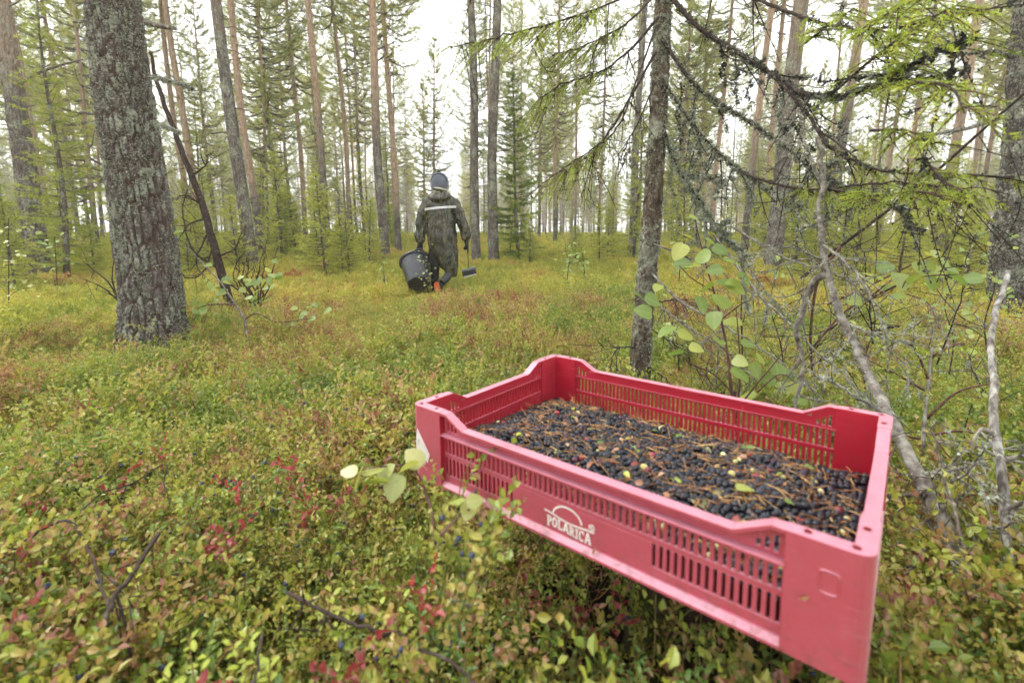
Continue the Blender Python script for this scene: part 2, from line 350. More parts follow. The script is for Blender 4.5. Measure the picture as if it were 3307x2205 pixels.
# forest floor
g = G('forest_floor'); p = g.pos(); n1 = g.noise(p, 1.1, 5, .6); n2 = g.noise(p, 17, 6, .7); n3 = g.noise(p, 90, 4, .7)
c = g.ramp(g.math('ADD', g.math('MULTIPLY', n1, .55), g.math('MULTIPLY', n2, .45)), [(.3, (.08, .085, .018)), (.42, (.22, .20, .035)), (.52, (.40, .34, .055)), (.62, (.34, .20, .06)), (.75, (.18, .10, .04))])
c = g.mix(g.math('MULTIPLY', n3, .7), c, g.ramp(n2, [(.3, (.05, .03, .02)), (.7, (.30, .25, .06))]))
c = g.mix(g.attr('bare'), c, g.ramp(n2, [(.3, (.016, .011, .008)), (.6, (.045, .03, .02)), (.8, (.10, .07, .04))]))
M['forest_floor'] = g.pbr(c, .95, .1, g.bump(g.math('ADD', n2, n3), 1.0, .03))
# ------------------------------------------------------------------ forest floor
def cam_to_world(v): return v[0] * RIGHT - v[1] * UP + v[2] * FWD
CH = 0.122; CL = 0.60; CW = 0.40
cX = nrm(cam_to_world((.769, .07, -.636))); cY = cam_to_world((.64, -.106, .761)); cY = nrm(cY - cX * (cX @ cY)); cZ = np.cross(cX, cY)
cO = CAMP + cam_to_world((-.162, .176, .775)) - CH * cZ
CM = Matrix([[*map(float, (cX[i], cY[i], cZ[i])), float(cO[i])] for i in range(3)] + [[0, 0, 0, 1]])
def crate_local(P):
    d = np.asarray(P, float) - cO; return d @ cX, d @ cY, d @ cZ

rr = np.concatenate([np.geomspace(0.08, 6, 130), np.geomspace(6.15, 170, 90)]); na = 300
th = np.linspace(0, 2 * np.pi, na, endpoint=False)
X = (rr[:, None] * np.sin(th)[None]); Y = (rr[:, None] * np.cos(th)[None]); Z = gz(X, Y)
lx, ly, _ = crate_local(np.stack([X, Y, Z], -1))
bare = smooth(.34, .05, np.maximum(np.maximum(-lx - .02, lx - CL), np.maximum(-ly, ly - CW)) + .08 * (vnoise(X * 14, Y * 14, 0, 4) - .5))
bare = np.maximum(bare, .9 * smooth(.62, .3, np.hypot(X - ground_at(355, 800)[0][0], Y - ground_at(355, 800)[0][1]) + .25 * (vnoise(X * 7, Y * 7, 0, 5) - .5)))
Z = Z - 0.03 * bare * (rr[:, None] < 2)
V = np.concatenate([[[0, 0, float(gz(0, 0))]], np.stack([X, Y, Z], -1).reshape(-1, 3)])
i = np.arange(len(rr) - 1)[:, None] * na + 1; j = np.arange(na)[None]; j2 = (j + 1) % na
mb = MB(); mb.add(V, [(0, 1 + (q + 1) % na, 1 + q) for q in range(na)], np.stack([i + j, i + j2, i + na + j2, i + na + j], -1).reshape(-1, 4))
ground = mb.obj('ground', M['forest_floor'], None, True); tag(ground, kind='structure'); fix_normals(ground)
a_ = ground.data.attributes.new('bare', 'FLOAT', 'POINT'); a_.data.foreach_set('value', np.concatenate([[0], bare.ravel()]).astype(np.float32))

# ------------------------------------------------------------------ red berry crate
def plastic(name, worn):
    """moulded red plastic; worn: weather-bleached where it faces outwards, with a pale sky sheen painted on up-facing rims"""
    g = G(name); oc = g.oco(); n1 = g.noise(oc, 14, 4); n2 = g.noise(oc, 160, 4, .7); n3 = g.noise(oc, 40, 5, .7)
    c = g.mix(g.ramp(g.math('ADD', g.math('MULTIPLY', n1, .5), g.math('MULTIPLY', n2, .5)), [(.52, (0, 0, 0)), (.72, (1, 1, 1))]), (.36, .006, .022), (.36, .015, .034))
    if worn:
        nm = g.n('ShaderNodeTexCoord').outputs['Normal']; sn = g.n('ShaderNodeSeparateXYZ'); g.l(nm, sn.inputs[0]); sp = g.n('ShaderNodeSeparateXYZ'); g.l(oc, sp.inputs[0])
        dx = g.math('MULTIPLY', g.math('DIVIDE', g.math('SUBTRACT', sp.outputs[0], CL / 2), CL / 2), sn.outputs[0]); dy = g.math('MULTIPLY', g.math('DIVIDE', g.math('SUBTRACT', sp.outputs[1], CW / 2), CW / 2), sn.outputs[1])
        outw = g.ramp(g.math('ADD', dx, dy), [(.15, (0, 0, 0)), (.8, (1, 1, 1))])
        up_sheen = g.ramp(sn.outputs[2], [(.25, (0, 0, 0)), (.8, (1, 1, 1))])  # pale colour on up-facing faces stands in for reflected sky
        wear_sheen = g.math('ADD', g.math('MULTIPLY', outw, .23), g.math('MULTIPLY', up_sheen, .62), True)  # weathered outer faces plus the painted sheen on top
        wear_sheen = g.math('MULTIPLY', wear_sheen, g.math('ADD', .62, g.math('MULTIPLY', n3, .76)), True)
        c = g.mix(wear_sheen, c, (.50, .25, .33))
        scr = g.math('MAXIMUM', g.ramp(g.noise(g.mapv(oc, (14, 14, 260)), 1, 5, .7), [(.62, (0, 0, 0)), (.67, (1, 1, 1))]), g.ramp(g.noise(g.mapv(oc, (240, 240, 18)), 1, 4, .7), [(.66, (0, 0, 0)), (.70, (1, 1, 1))]))
        c = g.mix(g.math('MULTIPLY', scr, .22), c, (.55, .30, .33))
        low = g.ramp(sp.outputs[2], [(0, (1, 1, 1)), (.035, (0, 0, 0))]); dirt = g.math('MULTIPLY', g.ramp(g.noise(oc, 70, 6, .75), [(.50, (0, 0, 0)), (.62, (1, 1, 1))]), g.math('ADD', .12, g.math('MULTIPLY', low, .5)))
        c = g.mix(dirt, c, (.13, .06, .04))
    c = g.mix(g.ramp(g.noise(g.mapv(oc, (30, 30, 90)), 1, 5, .75), [(.66, (0, 0, 0)), (.80, (.45, .45, .45))]), c, (.20, .05, .035))
    M[name] = g.pbr(c, g.math('ADD', .30, g.math('MULTIPLY', n2, .22)), .5, g.bump(n2, .12, .002), Sheen_Weight=.25, Sheen_Roughness=.4, Sheen_Tint=(1, .9, .92), Coat_Weight=.4, Coat_Roughness=.2)
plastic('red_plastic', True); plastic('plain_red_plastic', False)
g = G('hole_shade_red'); M['hole_shade_red'] = g.pbr((.11, .006, .010), .7, .2)  # dark red painted as the shade inside the peg holes
g = G('white_print'); M['white_print'] = g.pbr(g.ramp(g.noise(g.oco(), 300, 3, .7), [(.3, (.62, .57, .55)), (.6, (.80, .76, .73))]), .55, .3)
g = G('paper'); oc = g.oco(); M['paper'] = g.pbr(g.mix(g.ramp(g.noise(oc, 90, 4, .7), [(.56, (0, 0, 0)), (.66, (1, 1, 1))]), (.62, .60, .57), (.42, .16, .15)), .8, .2)

crate = thing('berry_crate', 'red plastic berry crate with slotted sides, heaped with dark bilberries', 'crate')
crate.matrix_world = CM
P_ = .066; TH = .016; DROP = .15 * CH; RMP = .045
def corner_post(cx, cy, sx, sy):
    """L-shaped corner; sx, sy point into the crate"""
    r = .013
    pts = []
    for k in range(6):
        a = math.pi + k / 5 * math.pi / 2
        pts.append((r + r * math.cos(a), r + r * math.sin(a)))
    poly = pts + [(P_, 0), (P_, TH), (TH, TH), (TH, P_), (0, P_)]
    mb = MB(); prism(mb, poly, (cx, cy, 0), (sx, 0, 0), (0, sy, 0), (0, 0, CH))
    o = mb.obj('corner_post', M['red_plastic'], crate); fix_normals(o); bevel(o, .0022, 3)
    for hx, hy in ((.014, .009), (.05, .009), (.009, .046)):  # flat discs on the post top, coloured as shaded holes
        m2 = MB(); t = np.arange(10) * 2 * np.pi / 10
        m2.add(np.vstack([[[cx + sx * hx, cy + sy * hy, CH + .0004]], np.stack([cx + sx * hx + .0036 * np.cos(t), cy + sy * hy + .0036 * np.sin(t), np.full(10, CH + .0004)], -1)]), [(0, 1 + q, 1 + (q + 1) % 10) for q in range(10)])
        h = m2.obj('peg_hole_shade', M['hole_shade_red'], o); fix_normals(h)
    return o
posts = [corner_post(0, 0, 1, 1), corner_post(CL, 0, -1, 1), corner_post(CL, CW, -1, -1), corner_post(0, CW, 1, -1)]
slat_cache = {}
def wall(o, u, v, length, mode):
    """side wall between two posts: o start, u along, v into the crate; mode: which slats are single pieces"""
    o, u, v = map(np.asarray, (o, u, v)); z = np.array([0, 0, 1.0])
    mb = MB(); e = .0012; a0, a1 = P_ - .004, length - P_ + .004
    lo = CH - DROP
    def bar(s0, s1, d0, d1, z0, z1):
        prism(mb, [(s0, z0), (s1, z0), (s1, z1), (s0, z1)], o + v * d0, u, z, v * (d1 - d0))
    # rim: post top, ramp, low middle, ramp, post top
    T = .0045
    top = [(a0, CH - .0006), (P_ + .012, CH - .0006), (P_ + RMP, lo), (length - P_ - RMP, lo), (length - P_ - .012, CH - .0006), (a1, CH - .0006)]
    for (s0, z0), (s1, z1) in zip(top[:-1], top[1:]):
        prism(mb, [(s0, z0 - T), (s1, z1 - T), (s1, z1), (s0, z0)], o + v * .0008, u, z, v * (TH - .0016))
    zl = .71 * CH
    # upright rail under the rim, with the three little windows by each post
    mw = .0078; win = [(P_ + .0065 + k * mw, h) for k, h in enumerate((.0165, .0118, .0072))]
    def rail(s0, s1, z0, z1): bar(s0, s1, .0102, .0138, z0, z1)
    rail(P_ + RMP - .012, length - P_ - RMP + .012, zl, lo - T * .5)
    for flip in (False, True):
        f = (lambda s: length - s) if flip else (lambda s: s)
        def r2(s0, s1, z0, z1):
            a, b = sorted((f(s0), f(s1))); rail(a, b, z0, z1)
        edges = [P_ - .002] + [x for w_ in win for x in (w_[0], w_[0] + .0042)] + [P_ + RMP - .0115]
        for k in range(0, 8, 2):
            s0, s1 = edges[k], edges[k + 1]; zt = CH - .0006 - T * .6 if (s0 + s1) / 2 < P_ + .012 else CH - (((s0 + s1) / 2 - P_ - .012) / (RMP - .012)) * DROP - T * .6
            r2(s0, s1, zl, zt)
        for s0, h in win:
            zt = CH - T - max(0, (s0 + .002 - P_ - .012) / (RMP - .012)) * DROP
            r2(s0 - .0002, s0 + .0044, zl, zl + .004)
            if zl + .004 + h < zt: r2(s0 - .0002, s0 + .0044, zl + .004 + h, zt)
    bar(a0, a1, .0006, .0142, zl - .0034, zl)                     # ledge
    zu0, zu1 = .455 * CH, zl - .0034
    bar(a0, a1, .0085, .0128, .395 * CH, zu0)                     # band between the slot rows
    bar(a0, a1, .0085, .0128, .06 * CH, .17 * CH)                 # foot band
    prism(mb, [(0, 0), (.0128, 0), (.0128, .075 * CH), (.006, .075 * CH), (0, .03 * CH)], o + u * a0, v, z, u * (a1 - a0))   # bottom flange
    n = round((length - 2 * P_) / .0082); pt = (length - 2 * P_) / n
    zl0, zl1 = .17 * CH, .395 * CH
    if mode == 'front':
        lo_l = [P_ + k * pt for k in range(n + 1)]; q0 = max(s for s in lo_l if s <= .200); q1 = min(s for s in lo_l if s >= .404)
        bar(q0 + .0059, q1 - .0059, .0082, .0130, zl0 - .001, zl1 + .001)      # plain panel that carries the print
    rows = [(zu0, zu1, [P_ + k * pt for k in range(n + 1)])]
    low = [P_ + k * pt for k in range(n + 1) if not (mode == 'front' and .200 < P_ + k * pt < .404)]
    rows.append((zl0, zl1, low))
    join = MB(); single = []
    for ri, (z0, z1, ss) in enumerate(rows):
        for s in ss:
            one = (mode == 'front') or (ri == 0 and mode in ('back', 'left'))
            (single if one else join).append((s, z0, z1)) if one else prism(join, [(s - .0023, z0 - .0005), (s + .0023, z0 - .0005), (s + .0023, z1 + .0005), (s - .0023, z1 + .0005)], o + v * .0088, u, z, v * .0037)
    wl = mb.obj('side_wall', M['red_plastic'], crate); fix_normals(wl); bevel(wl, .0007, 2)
    for s, z0, z1 in single:
        key = (round(z1 - z0, 4), abs(u[0]) > .5, mode == 'front')
        if key not in slat_cache:
            m = MB(); h = z1 - z0 + .001
            uu = np.array([1., 0, 0]) if key[1] else np.array([0, 1., 0]); vv = np.array([0, 1., 0]) if key[1] else np.array([1., 0, 0])
            prism(m, [(-.0023, 0), (.0023, 0), (.0023, h), (-.0023, h)], -vv * .00185, uu, (0, 0, 1), vv * .0037)
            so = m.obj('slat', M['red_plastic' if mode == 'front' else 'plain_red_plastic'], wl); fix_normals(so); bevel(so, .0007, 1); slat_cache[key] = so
        else:
            so = slat_cache[key].copy(); COL.objects.link(so); so.parent = wl
        so.location = o + u * s + v * .01065 + z * (z0 - .0005)
    if join.n:
        jo = join.obj('slat_row', M['plain_red_plastic'], wl); fix_normals(jo); tag(jo, kind='stuff')
    return wl
wf = wall((0, 0, 0), (1, 0, 0), (0, 1, 0), CL, 'front')
wall((0, CW, 0), (1, 0, 0), (0, -1, 0), CL, 'back')
wall((0, 0, 0), (0, 1, 0), (1, 0, 0), CW, 'left')
wall((CL, 0, 0), (0, 1, 0), (-1, 0, 0), CW, 'right')
mb = MB(); box(mb, (.0135, .0135, .004), (CL - .0135, CW - .0135, .0085)); fl = mb.obj('crate_floor', M['plain_red_plastic'], crate); fix_normals(fl)

# the print: hill arc, horizon stroke, name in slab letters, registered mark
EM = MB(); YP = .0082 - .0005
def stroke(pts, wd, closed=False):
    P = np.asarray(pts, float); n = len(P)
    d = nrm(np.gradient(P, axis=0)) if not closed else nrm(np.roll(P, -1, 0) - np.roll(P, 1, 0))
    nn = np.stack([-d[:, 1], d[:, 0]], -1) * wd / 2
    A = P + nn; B = P - nn
    V = np.concatenate([np.stack([A[:, 0], np.full(n, YP), A[:, 1]], -1), np.stack([B[:, 0], np.full(n, YP), B[:, 1]], -1)])
    rng = range(n) if closed else range(n - 1)
    EM.add(V, None, [(k, n + k, n + (k + 1) % n, (k + 1) % n) for k in rng])
def rect(x0, z0, x1, z1, f): 
    P = np.array([f(x0, z0), f(x1, z0), f(x1, z1), f(x0, z1)]); EM.add(np.stack([P[:, 0], np.full(4, YP), P[:, 1]], -1), None, [(0, 1, 2, 3)])
LX, LZ = .262, .0135      # lower left of the word
LWD, LH = .066, .0125
glyph = {
 'P': [('r', .08, 0, .30, 1), ('r', 0, 0, .42, .14), ('r', 0, .86, .30, 1), ('c', .36, .70, .36, .30, -90, 90)],
 'O': [('o', .42, .5, .40, .50)],
 'L': [('r', .08, 0, .30, 1), ('r', 0, .86, .42, 1), ('r', 0, 0, .72, .14), ('r', .58, .14, .74, .36)],
 'A': [('s', (.10, .05), (.40, 1)), ('s', (.46, 1), (.76, .05)), ('r', .22, .28, .64, .40), ('r', 0, 0, .26, .13), ('r', .56, 0, .90, .13)],
 'R': [('r', .08, 0, .30, 1), ('r', 0, 0, .42, .14), ('r', 0, .86, .30, 1), ('c', .36, .72, .34, .28, -90, 90), ('s', (.46, .46), (.68, .04)), ('r', .58, 0, .86, .14)],
 'I': [('r', .10, 0, .32, 1), ('r', 0, 0, .42, .14), ('r', 0, .86, .42, 1)],
 'C': [('c', .42, .5, .40, .50, 50, 310), ('r', .60, .66, .76, .98)],
}
adv = {'P': .80, 'O': .90, 'L': .80, 'A': .92, 'R': .90, 'I': .50, 'C': .86}
tot = sum(adv[ch] for ch in 'POLARICA'); xs = 0.0; sc = LWD / tot
for ch in 'POLARICA':
    x0 = LX + xs * sc
    def f(a, b, x0=x0):
        x = x0 + a * sc; t = (x - LX) / LWD
        sag = .0022 * (2 * t - 1) ** 2                           # word dips a little, top edge follows the arc
        hh = LH * (1.0 + .22 * abs(2 * t - 1))
        return (x, LZ + b * hh - sag * .2 + .0012 * math.sin(t * 6.0))
    for s_ in glyph[ch]:
        if s_[0] == 'r': rect(*s_[1:], f)
        elif s_[0] == 's': stroke([f(*s_[1]), f(*s_[2])], .22 * sc)
        elif s_[0] == 'o':
            t = np.linspace(0, 2 * np.pi, 20, endpoint=False); stroke([f(s_[1] + (s_[3] - .11) * math.cos(q), s_[2] + (s_[4] - .08) * math.sin(q)) for q in t], .22 * sc, True)
        else:
            t = np.radians(np.linspace(s_[5], s_[6], 14)); stroke([f(s_[1] + (s_[3] - .10) * math.cos(q), s_[2] + (s_[4] - .07) * math.sin(q)) for q in t], .21 * sc)
    xs += adv[ch]
t = np.linspace(0, 1, 24)
hz = np.stack([LX - .004 + t * .074, LZ + .0188 + .0018 * np.cos(t * 2 * np.pi) - .004 * t], -1); stroke(hz, .0021)
t = np.linspace(math.radians(172), math.radians(6), 24)
stroke(np.stack([LX + .031 + .0215 * np.cos(t), LZ + .0184 + .0165 * np.sin(t)], -1), .0024)
t = np.linspace(0, 2 * np.pi, 16, endpoint=False); rc = np.array([LX + .0665, LZ + .0225])
stroke(rc + .0036 * np.stack([np.cos(t), np.sin(t)], -1), .0012, True)
stroke(rc + np.array([(-.0012, -.0018), (-.0012, .0018)]), .0008); stroke(rc + np.array([(-.001, .0015), (.001, .0012), (.001, .0003), (-.001, 0)]), .0007); stroke(rc + np.array([(-.0003, 0), (.0013, -.0018)]), .0007)
em = EM.obj('emblem', M['white_print'], wf); em['label'] = 'white arch emblem over the word POLARICA'
# remains of a paper label on the first post, embossed loop on the last
mb = MB(); pl = [(.008, .062), (.012, .083), (.018, .075), (.040, .046), (.0345, .031), (.030, .036), (.028, .026), (.020, .034), (.009, .048)]
prism(mb, pl, (0, -.0006, 0), (1, 0, 0), (0, 0, 1), (0, .0012, 0)); st = mb.obj('label_remnant', M['paper'], posts[0]); fix_normals(st); st['label'] = 'torn whitish remains of a paper label'
mb = MB()
def rrect(cx, cz, wx, wz, r):
    out = []
    for k, (sx, sz) in enumerate(((1, 1), (-1, 1), (-1, -1), (1, -1))):
        for q in range(5):
            a = (k + q / 4) * math.pi / 2; out.append((cx + sx * (wx - r) + r * math.cos(a), cz + sz * (wz - r) + r * math.sin(a)))
    return np.array(out)
for (wx, wz, wd) in ((.0075, .0105, .0022),):
    P = rrect(CL - .031, .086, wx, wz, .004); P = np.vstack([P, P[:1]])
    tube(mb, np.stack([P[:, 0], np.full(len(P), .0004), P[:, 1]], -1), .0013, 6, cap=False)
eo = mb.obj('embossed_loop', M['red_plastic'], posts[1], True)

# support: an old mossy stump under the crate
def stump(name, label, c, r, z1):
    mb = MB(); nA, nZ = 40, 14; t = np.linspace(0, 2 * np.pi, nA, endpoint=False); z0 = float(gz(c[0], c[1])) - .06
    zz = np.linspace(z0, z1, nZ)
    R = r * (1 + .55 * smooth(z0 + (z1 - z0) * .55, z0, zz))[:, None] * (.75 + .5 * fbm(np.cos(t)[None] * 2 + 5, np.sin(t)[None] * 2, zz[:, None] * 6, 21))
    V = np.stack([c[0] + R * np.cos(t), c[1] + R * np.sin(t), np.broadcast_to(zz[:, None], R.shape)], -1).reshape(-1, 3)
    i = np.arange(nZ - 1)[:, None] * nA; j = np.arange(nA)[None]; j2 = (j + 1) % nA
    V = np.vstack([V, [[c[0], c[1], z1]]])
    mb.add(V, [((nZ - 1) * nA + q, (nZ - 1) * nA + (q + 1) % nA, nZ * nA) for q in range(nA)], np.stack([i + j, i + j2, i + nA + j2, i + nA + j], -1).reshape(-1, 4))
    o = mb.obj(name, M['stump'], None, True); tag(o, label, 'stump'); fix_normals(o); return o
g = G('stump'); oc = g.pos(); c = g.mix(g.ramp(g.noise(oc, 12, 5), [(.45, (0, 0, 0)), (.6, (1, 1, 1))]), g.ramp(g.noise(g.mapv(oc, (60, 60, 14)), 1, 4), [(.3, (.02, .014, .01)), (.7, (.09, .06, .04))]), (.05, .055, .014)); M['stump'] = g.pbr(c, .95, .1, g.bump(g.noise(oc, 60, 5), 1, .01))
sc_ = cO + cX * .36 + cY * .32
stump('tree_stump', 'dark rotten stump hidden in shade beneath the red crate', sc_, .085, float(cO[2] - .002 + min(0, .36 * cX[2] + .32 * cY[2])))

# ------------------------------------------------------------------ berries and litter in the crate
g = G('bilberry'); f = g.attr(); n = g.noise(g.pos(), 260, 3)
c = g.ramp(f, [(0, (.004, .004, .006)), (.45, (.008, .009, .014)), (.72, (.018, .020, .032)), (.80, (.022, .009, .013)), (.90, (.09, .03, .045)), (.95, (.30, .03, .03)), (.97, (.45, .45, .16)), (1, (.62, .60, .35))])
c = g.mix(g.math('MULTIPLY', g.ramp(n, [(.35, (0, 0, 0)), (.7, (1, 1, 1))]), .09), c, (.07, .08, .11))
M['bilberry'] = g.pbr(c, g.math('ADD', .20, g.math('MULTIPLY', n, .30)), .36, Sheen_Weight=.0)
def fill(u, v):
    """height of the heap inside the crate, crate coordinates"""
    e = np.minimum(np.minimum(u - .016, CL - .016 - u) / .10, np.minimum(v - .016, CW - .016 - v) / .10); e = np.clip(e, 0, 1)
    return .026 + .020 * smooth(0, 1, e) + .020 * (1 - v / CW) + .012 * (fbm(u * 16, v * 16, 0, 31, 3) - .5)
mb = MB(); nu, nv = 60, 42; U, Vv = np.meshgrid(np.linspace(.0165, CL - .0165, nu), np.linspace(.0165, CW - .0165, nv), indexing='ij')
mb.add(np.stack([U, Vv, fill(U, Vv) - .004], -1).reshape(-1, 3), None, [(a * nv + b, (a + 1) * nv + b, (a + 1) * nv + b + 1, a * nv + b + 1) for a in range(nu - 1) for b in range(nv - 1)], .1)
def sphere(seg=9, ring=6):
    V = [(0, 0, 1)]; F = []; Tt = []
    for r in range(1, ring):
        for s in range(seg):
            a, b = math.pi * r / ring, 2 * math.pi * s / seg; V.append((math.sin(a) * math.cos(b), math.sin(a) * math.sin(b), math.cos(a)))
    V.append((0, 0, -1))
    for s in range(seg): Tt.append((0, 1 + s, 1 + (s + 1) % seg)); Tt.append((len(V) - 1, 1 + (ring - 2) * seg + (s + 1) % seg, 1 + (ring - 2) * seg + s))
    for r in range(ring - 2):
        for s in range(seg): F.append((1 + r * seg + s, 1 + (r + 1) * seg + s, 1 + (r + 1) * seg + (s + 1) % seg, 1 + r * seg + (s + 1) % seg))
    return np.array(V), np.array(Tt), np.array(F)
SV, ST, SQ = sphere()
BP = []
pit = .0080
for layer, dz in ((0, -.0035), (1, .0008)):
    k = 0
    for a in np.arange(.021, CL - .020, pit):
        for b in np.arange(.021 + (k % 2) * pit / 2, CW - .020, pit * .95):
            q = np.array([a, b]) + RNG.normal(0, .0012, 2)
            if layer == 1 and RNG.random() < .18: continue
            BP.append((q[0], q[1], float(fill(q[0], q[1])) + dz + RNG.normal(0, .0012), np.clip(RNG.normal(.0043, .0008), .0026, .0061)))
        k += 1
BP = np.array(BP)
BT = RNG.random(len(BP)); BT = np.where(BT > .955, .8 + BT * 0 + RNG.random(len(BP)) * .2, BT * .80)
BW = (CM.to_3x3() @ Matrix.Identity(3))
Wp = cO + BP[:, :1] * cX + BP[:, 1:2] * cY + BP[:, 2:3] * cZ
px, py, dep = to_px(Wp)
# 300 that show largest stand alone
score = np.where((BP[:, 2] > fill(BP[:, 0], BP[:, 1]) - .002) & (BP[:, 1] > .075) & (BP[:, 0] > .12), 1 / dep, 0) * (BP[:, 3] / .004) + .3 * (BT > .93) * (BP[:, 1] > .07)
order = np.argsort(-score); pick = set(order[:300].tolist())
for k in range(len(BP)):
    if k in pick: continue
    mb.add(SV * BP[k, 3] * np.array([1, 1, .9]) + BP[k, :3], ST, SQ, BT[k])
bo = mb.obj('berry_heap', M['bilberry'], None, True); tag(bo, 'heap of small dark blue bilberries filling the red crate', 'berries', kind='stuff'); bo.matrix_world = CM
fix_normals(bo)
SV2, ST2, SQ2 = sphere(14, 10)
def berry_mesh(t):
    V = SV2.copy(); r = np.hypot(V[:, 0], V[:, 1]); top = V[:, 2] > 0
    V[:, 2] = V[:, 2] * .90 + np.where(top, .07 * np.exp(-((r - .36) / .13) ** 2) - .16 * np.exp(-(r / .25) ** 2), 0)
    m = MB(); m.add(V, ST2, SQ2, t); me = m.mesh('bilberry', M['bilberry'], True); return me
tones = [(.05, 'blue-black'), (.3, 'blue-black'), (.5, 'dark blue'), (.66, 'dusty blue'), (.74, 'dusty blue'), (.83, 'purple'), (.93, 'red'), (.965, 'pale green'), (.99, 'cream')]
bmesh_ = [berry_mesh(t) for t, _ in tones]
for k in sorted(pick):
    ti = int(np.argmin([abs(BT[k] - t) for t, _ in tones])); nm = tones[ti][1]
    o = link('bilberry', bmesh_[ti]); s = BP[k, 3] * 1.04; o.scale = (s, s, s)
    o.location = Wp[k]; o.rotation_euler = (RNG.uniform(0, 2.2), RNG.uniform(0, 6.3), RNG.uniform(0, 6.3))
    tag(o, f'single round {nm} berry on top of the heap in the red crate', 'berry', f'{nm} berries on the heap in the crate')

# pine needles, leaflets and twigs fallen among the berries
g = G('dry_needle'); c = g.ramp(g.math('ADD', g.math('MULTIPLY', g.attr(), .6), g.math('MULTIPLY', g.rnd(), .4)), [(0, (.14, .06, .025)), (.3, (.33, .155, .05)), (.65, (.47, .27, .09)), (.88, (.52, .41, .20)), (1, (.22, .25, .07))]); M['dry_needle'] = g.pbr(c, .6, .35)
def needle_pair(L, bend, sp, rad=.0006):
    m = MB(); s = np.linspace(0, 1, 5)
    for q in (-1, 1):
        P = np.stack([s * L, q * sp * s * L + bend * L * s * s, .0015 * np.sin(s * 3)], -1); tube(m, P, rad * (1 - .3 * s), 4, RNG.random())
    return m
nmesh = [needle_pair(RNG.uniform(.018, .038), RNG.uniform(-.5, .5), RNG.uniform(.02, .18), .00048).mesh('pine_needle', M['dry_needle']) for _ in range(10)]
LT = MB()
def litter_pos(bias=0.0):
    while True:
        u, v = RNG.uniform(.03, CL - .03), RNG.uniform(.03, CW - .03)
        if RNG.random() < .5 + .5 * fbm(u * 9, v * 9, 0, 77, 2) + bias: return u, v
nk = 0
for k in range(820):
    u, v = litter_pos(); z = float(fill(u, v)) + RNG.uniform(.0022, .0055); a = RNG.uniform(0, 6.283)
    if k < 200:
        o = link('pine_needle', nmesh[k % 10]); o.matrix_world = CM @ Matrix.Translation((u, v, z)) @ Matrix.Rotation(a, 4, 'Z') @ Matrix.Rotation(RNG.normal(0, .16), 4, 'Y') @ Matrix.Rotation(RNG.uniform(-.4, .4), 4, 'X')
        tag(o, 'dry orange pine needle pair lying on the berries in the red crate', 'pine needle', 'pine needles on the berries in the crate')
    else:
        L = RNG.uniform(.012, .05); s = np.linspace(-.5, .5, 4); bend = RNG.normal(0, .2)
        P = np.stack([u + L * (s * math.cos(a) - bend * s * s * math.sin(a)), v + L * (s * math.sin(a) + bend * s * s * math.cos(a)), z + L * s * RNG.normal(0, .18)], -1)
        P[:, 0] = np.clip(P[:, 0], .018, CL - .018); P[:, 1] = np.clip(P[:, 1], .018, CW - .018)
        tube(LT, P, RNG.uniform(.0003, .0006), 4, RNG.random() * .8)
lo_ = LT.obj('needle_litter', M['dry_needle']); lo_.matrix_world = CM; tag(lo_, 'thin brown needles and stalks mixed among the berries in the crate', 'litter', kind='stuff')
def leaf_mesh(name, mat, L, Wd, teeth=0, fold=.18, curl=.15, nseg=9, heart=.0):
    """a single birch, bilberry or lingonberry leaf with midrib fold, along +X"""
    m = MB(); s = np.linspace(0, 1, nseg)
    prof = np.sin(np.pi * np.clip(s, 0, 1) ** (.62 if teeth else .85)) ** (.8) * (1 - .15 * s)
    if teeth: prof = s ** .5 * (1 - s) ** .72; prof = prof / prof.max() * (1 + .075 * np.where(np.arange(nseg) % 2, 1, -1))
    prof[0] = .0; prof[-1] = 0
    x = s * L - heart * L * 0; zc = -curl * L * s * s
    C = np.stack([x, 0 * x, zc], -1); A = np.stack([x - .06 * L * prof, Wd / 2 * prof, zc + fold * Wd * prof], -1); B = np.stack([x - .06 * L * prof, -Wd / 2 * prof, zc + fold * Wd * prof], -1)
    V = np.concatenate([C, A, B]); n = nseg
    Q = [(k, k + 1, n + k + 1, n + k) for k in range(n - 1)] + [(k + 1, k, 2 * n + k, 2 * n + k + 1) for k in range(n - 1)]
    m.add(V, None, Q, .5)
    tube(m, np.array([(-.28 * L, 0, .06 * L), (-.1 * L, 0, .01 * L), (.0, 0, 0)]), .0005, 4, .9)
    return m.mesh(name, mat, True)
LFM = {'green': leaf_mesh('leaflet', M['lingon_leaf'], .017, .010), 'brown': None, 'yellow': leaf_mesh('leaflet', M['yellow_lingon_leaf'], .016, .010), 'red': leaf_mesh('leaflet', M['red_leaf'], .016, .011)}
g = G('dead_leaf'); M['dead_leaf'] = g.leafy(g.ramp(g.rnd(), [(0, (.22, .08, .03)), (.6, (.34, .16, .07)), (1, (.42, .28, .16))]), .2, .05); LFM['brown'] = leaf_mesh('leaflet', M['dead_leaf'], .019, .012, curl=.4)
g = G('olive_leaf'); M['olive_leaf'] = g.leafy((.14, .15, .04), .3, .05); LFM['olive'] = leaf_mesh('leaflet', M['olive_leaf'], .018, .010, curl=.3)
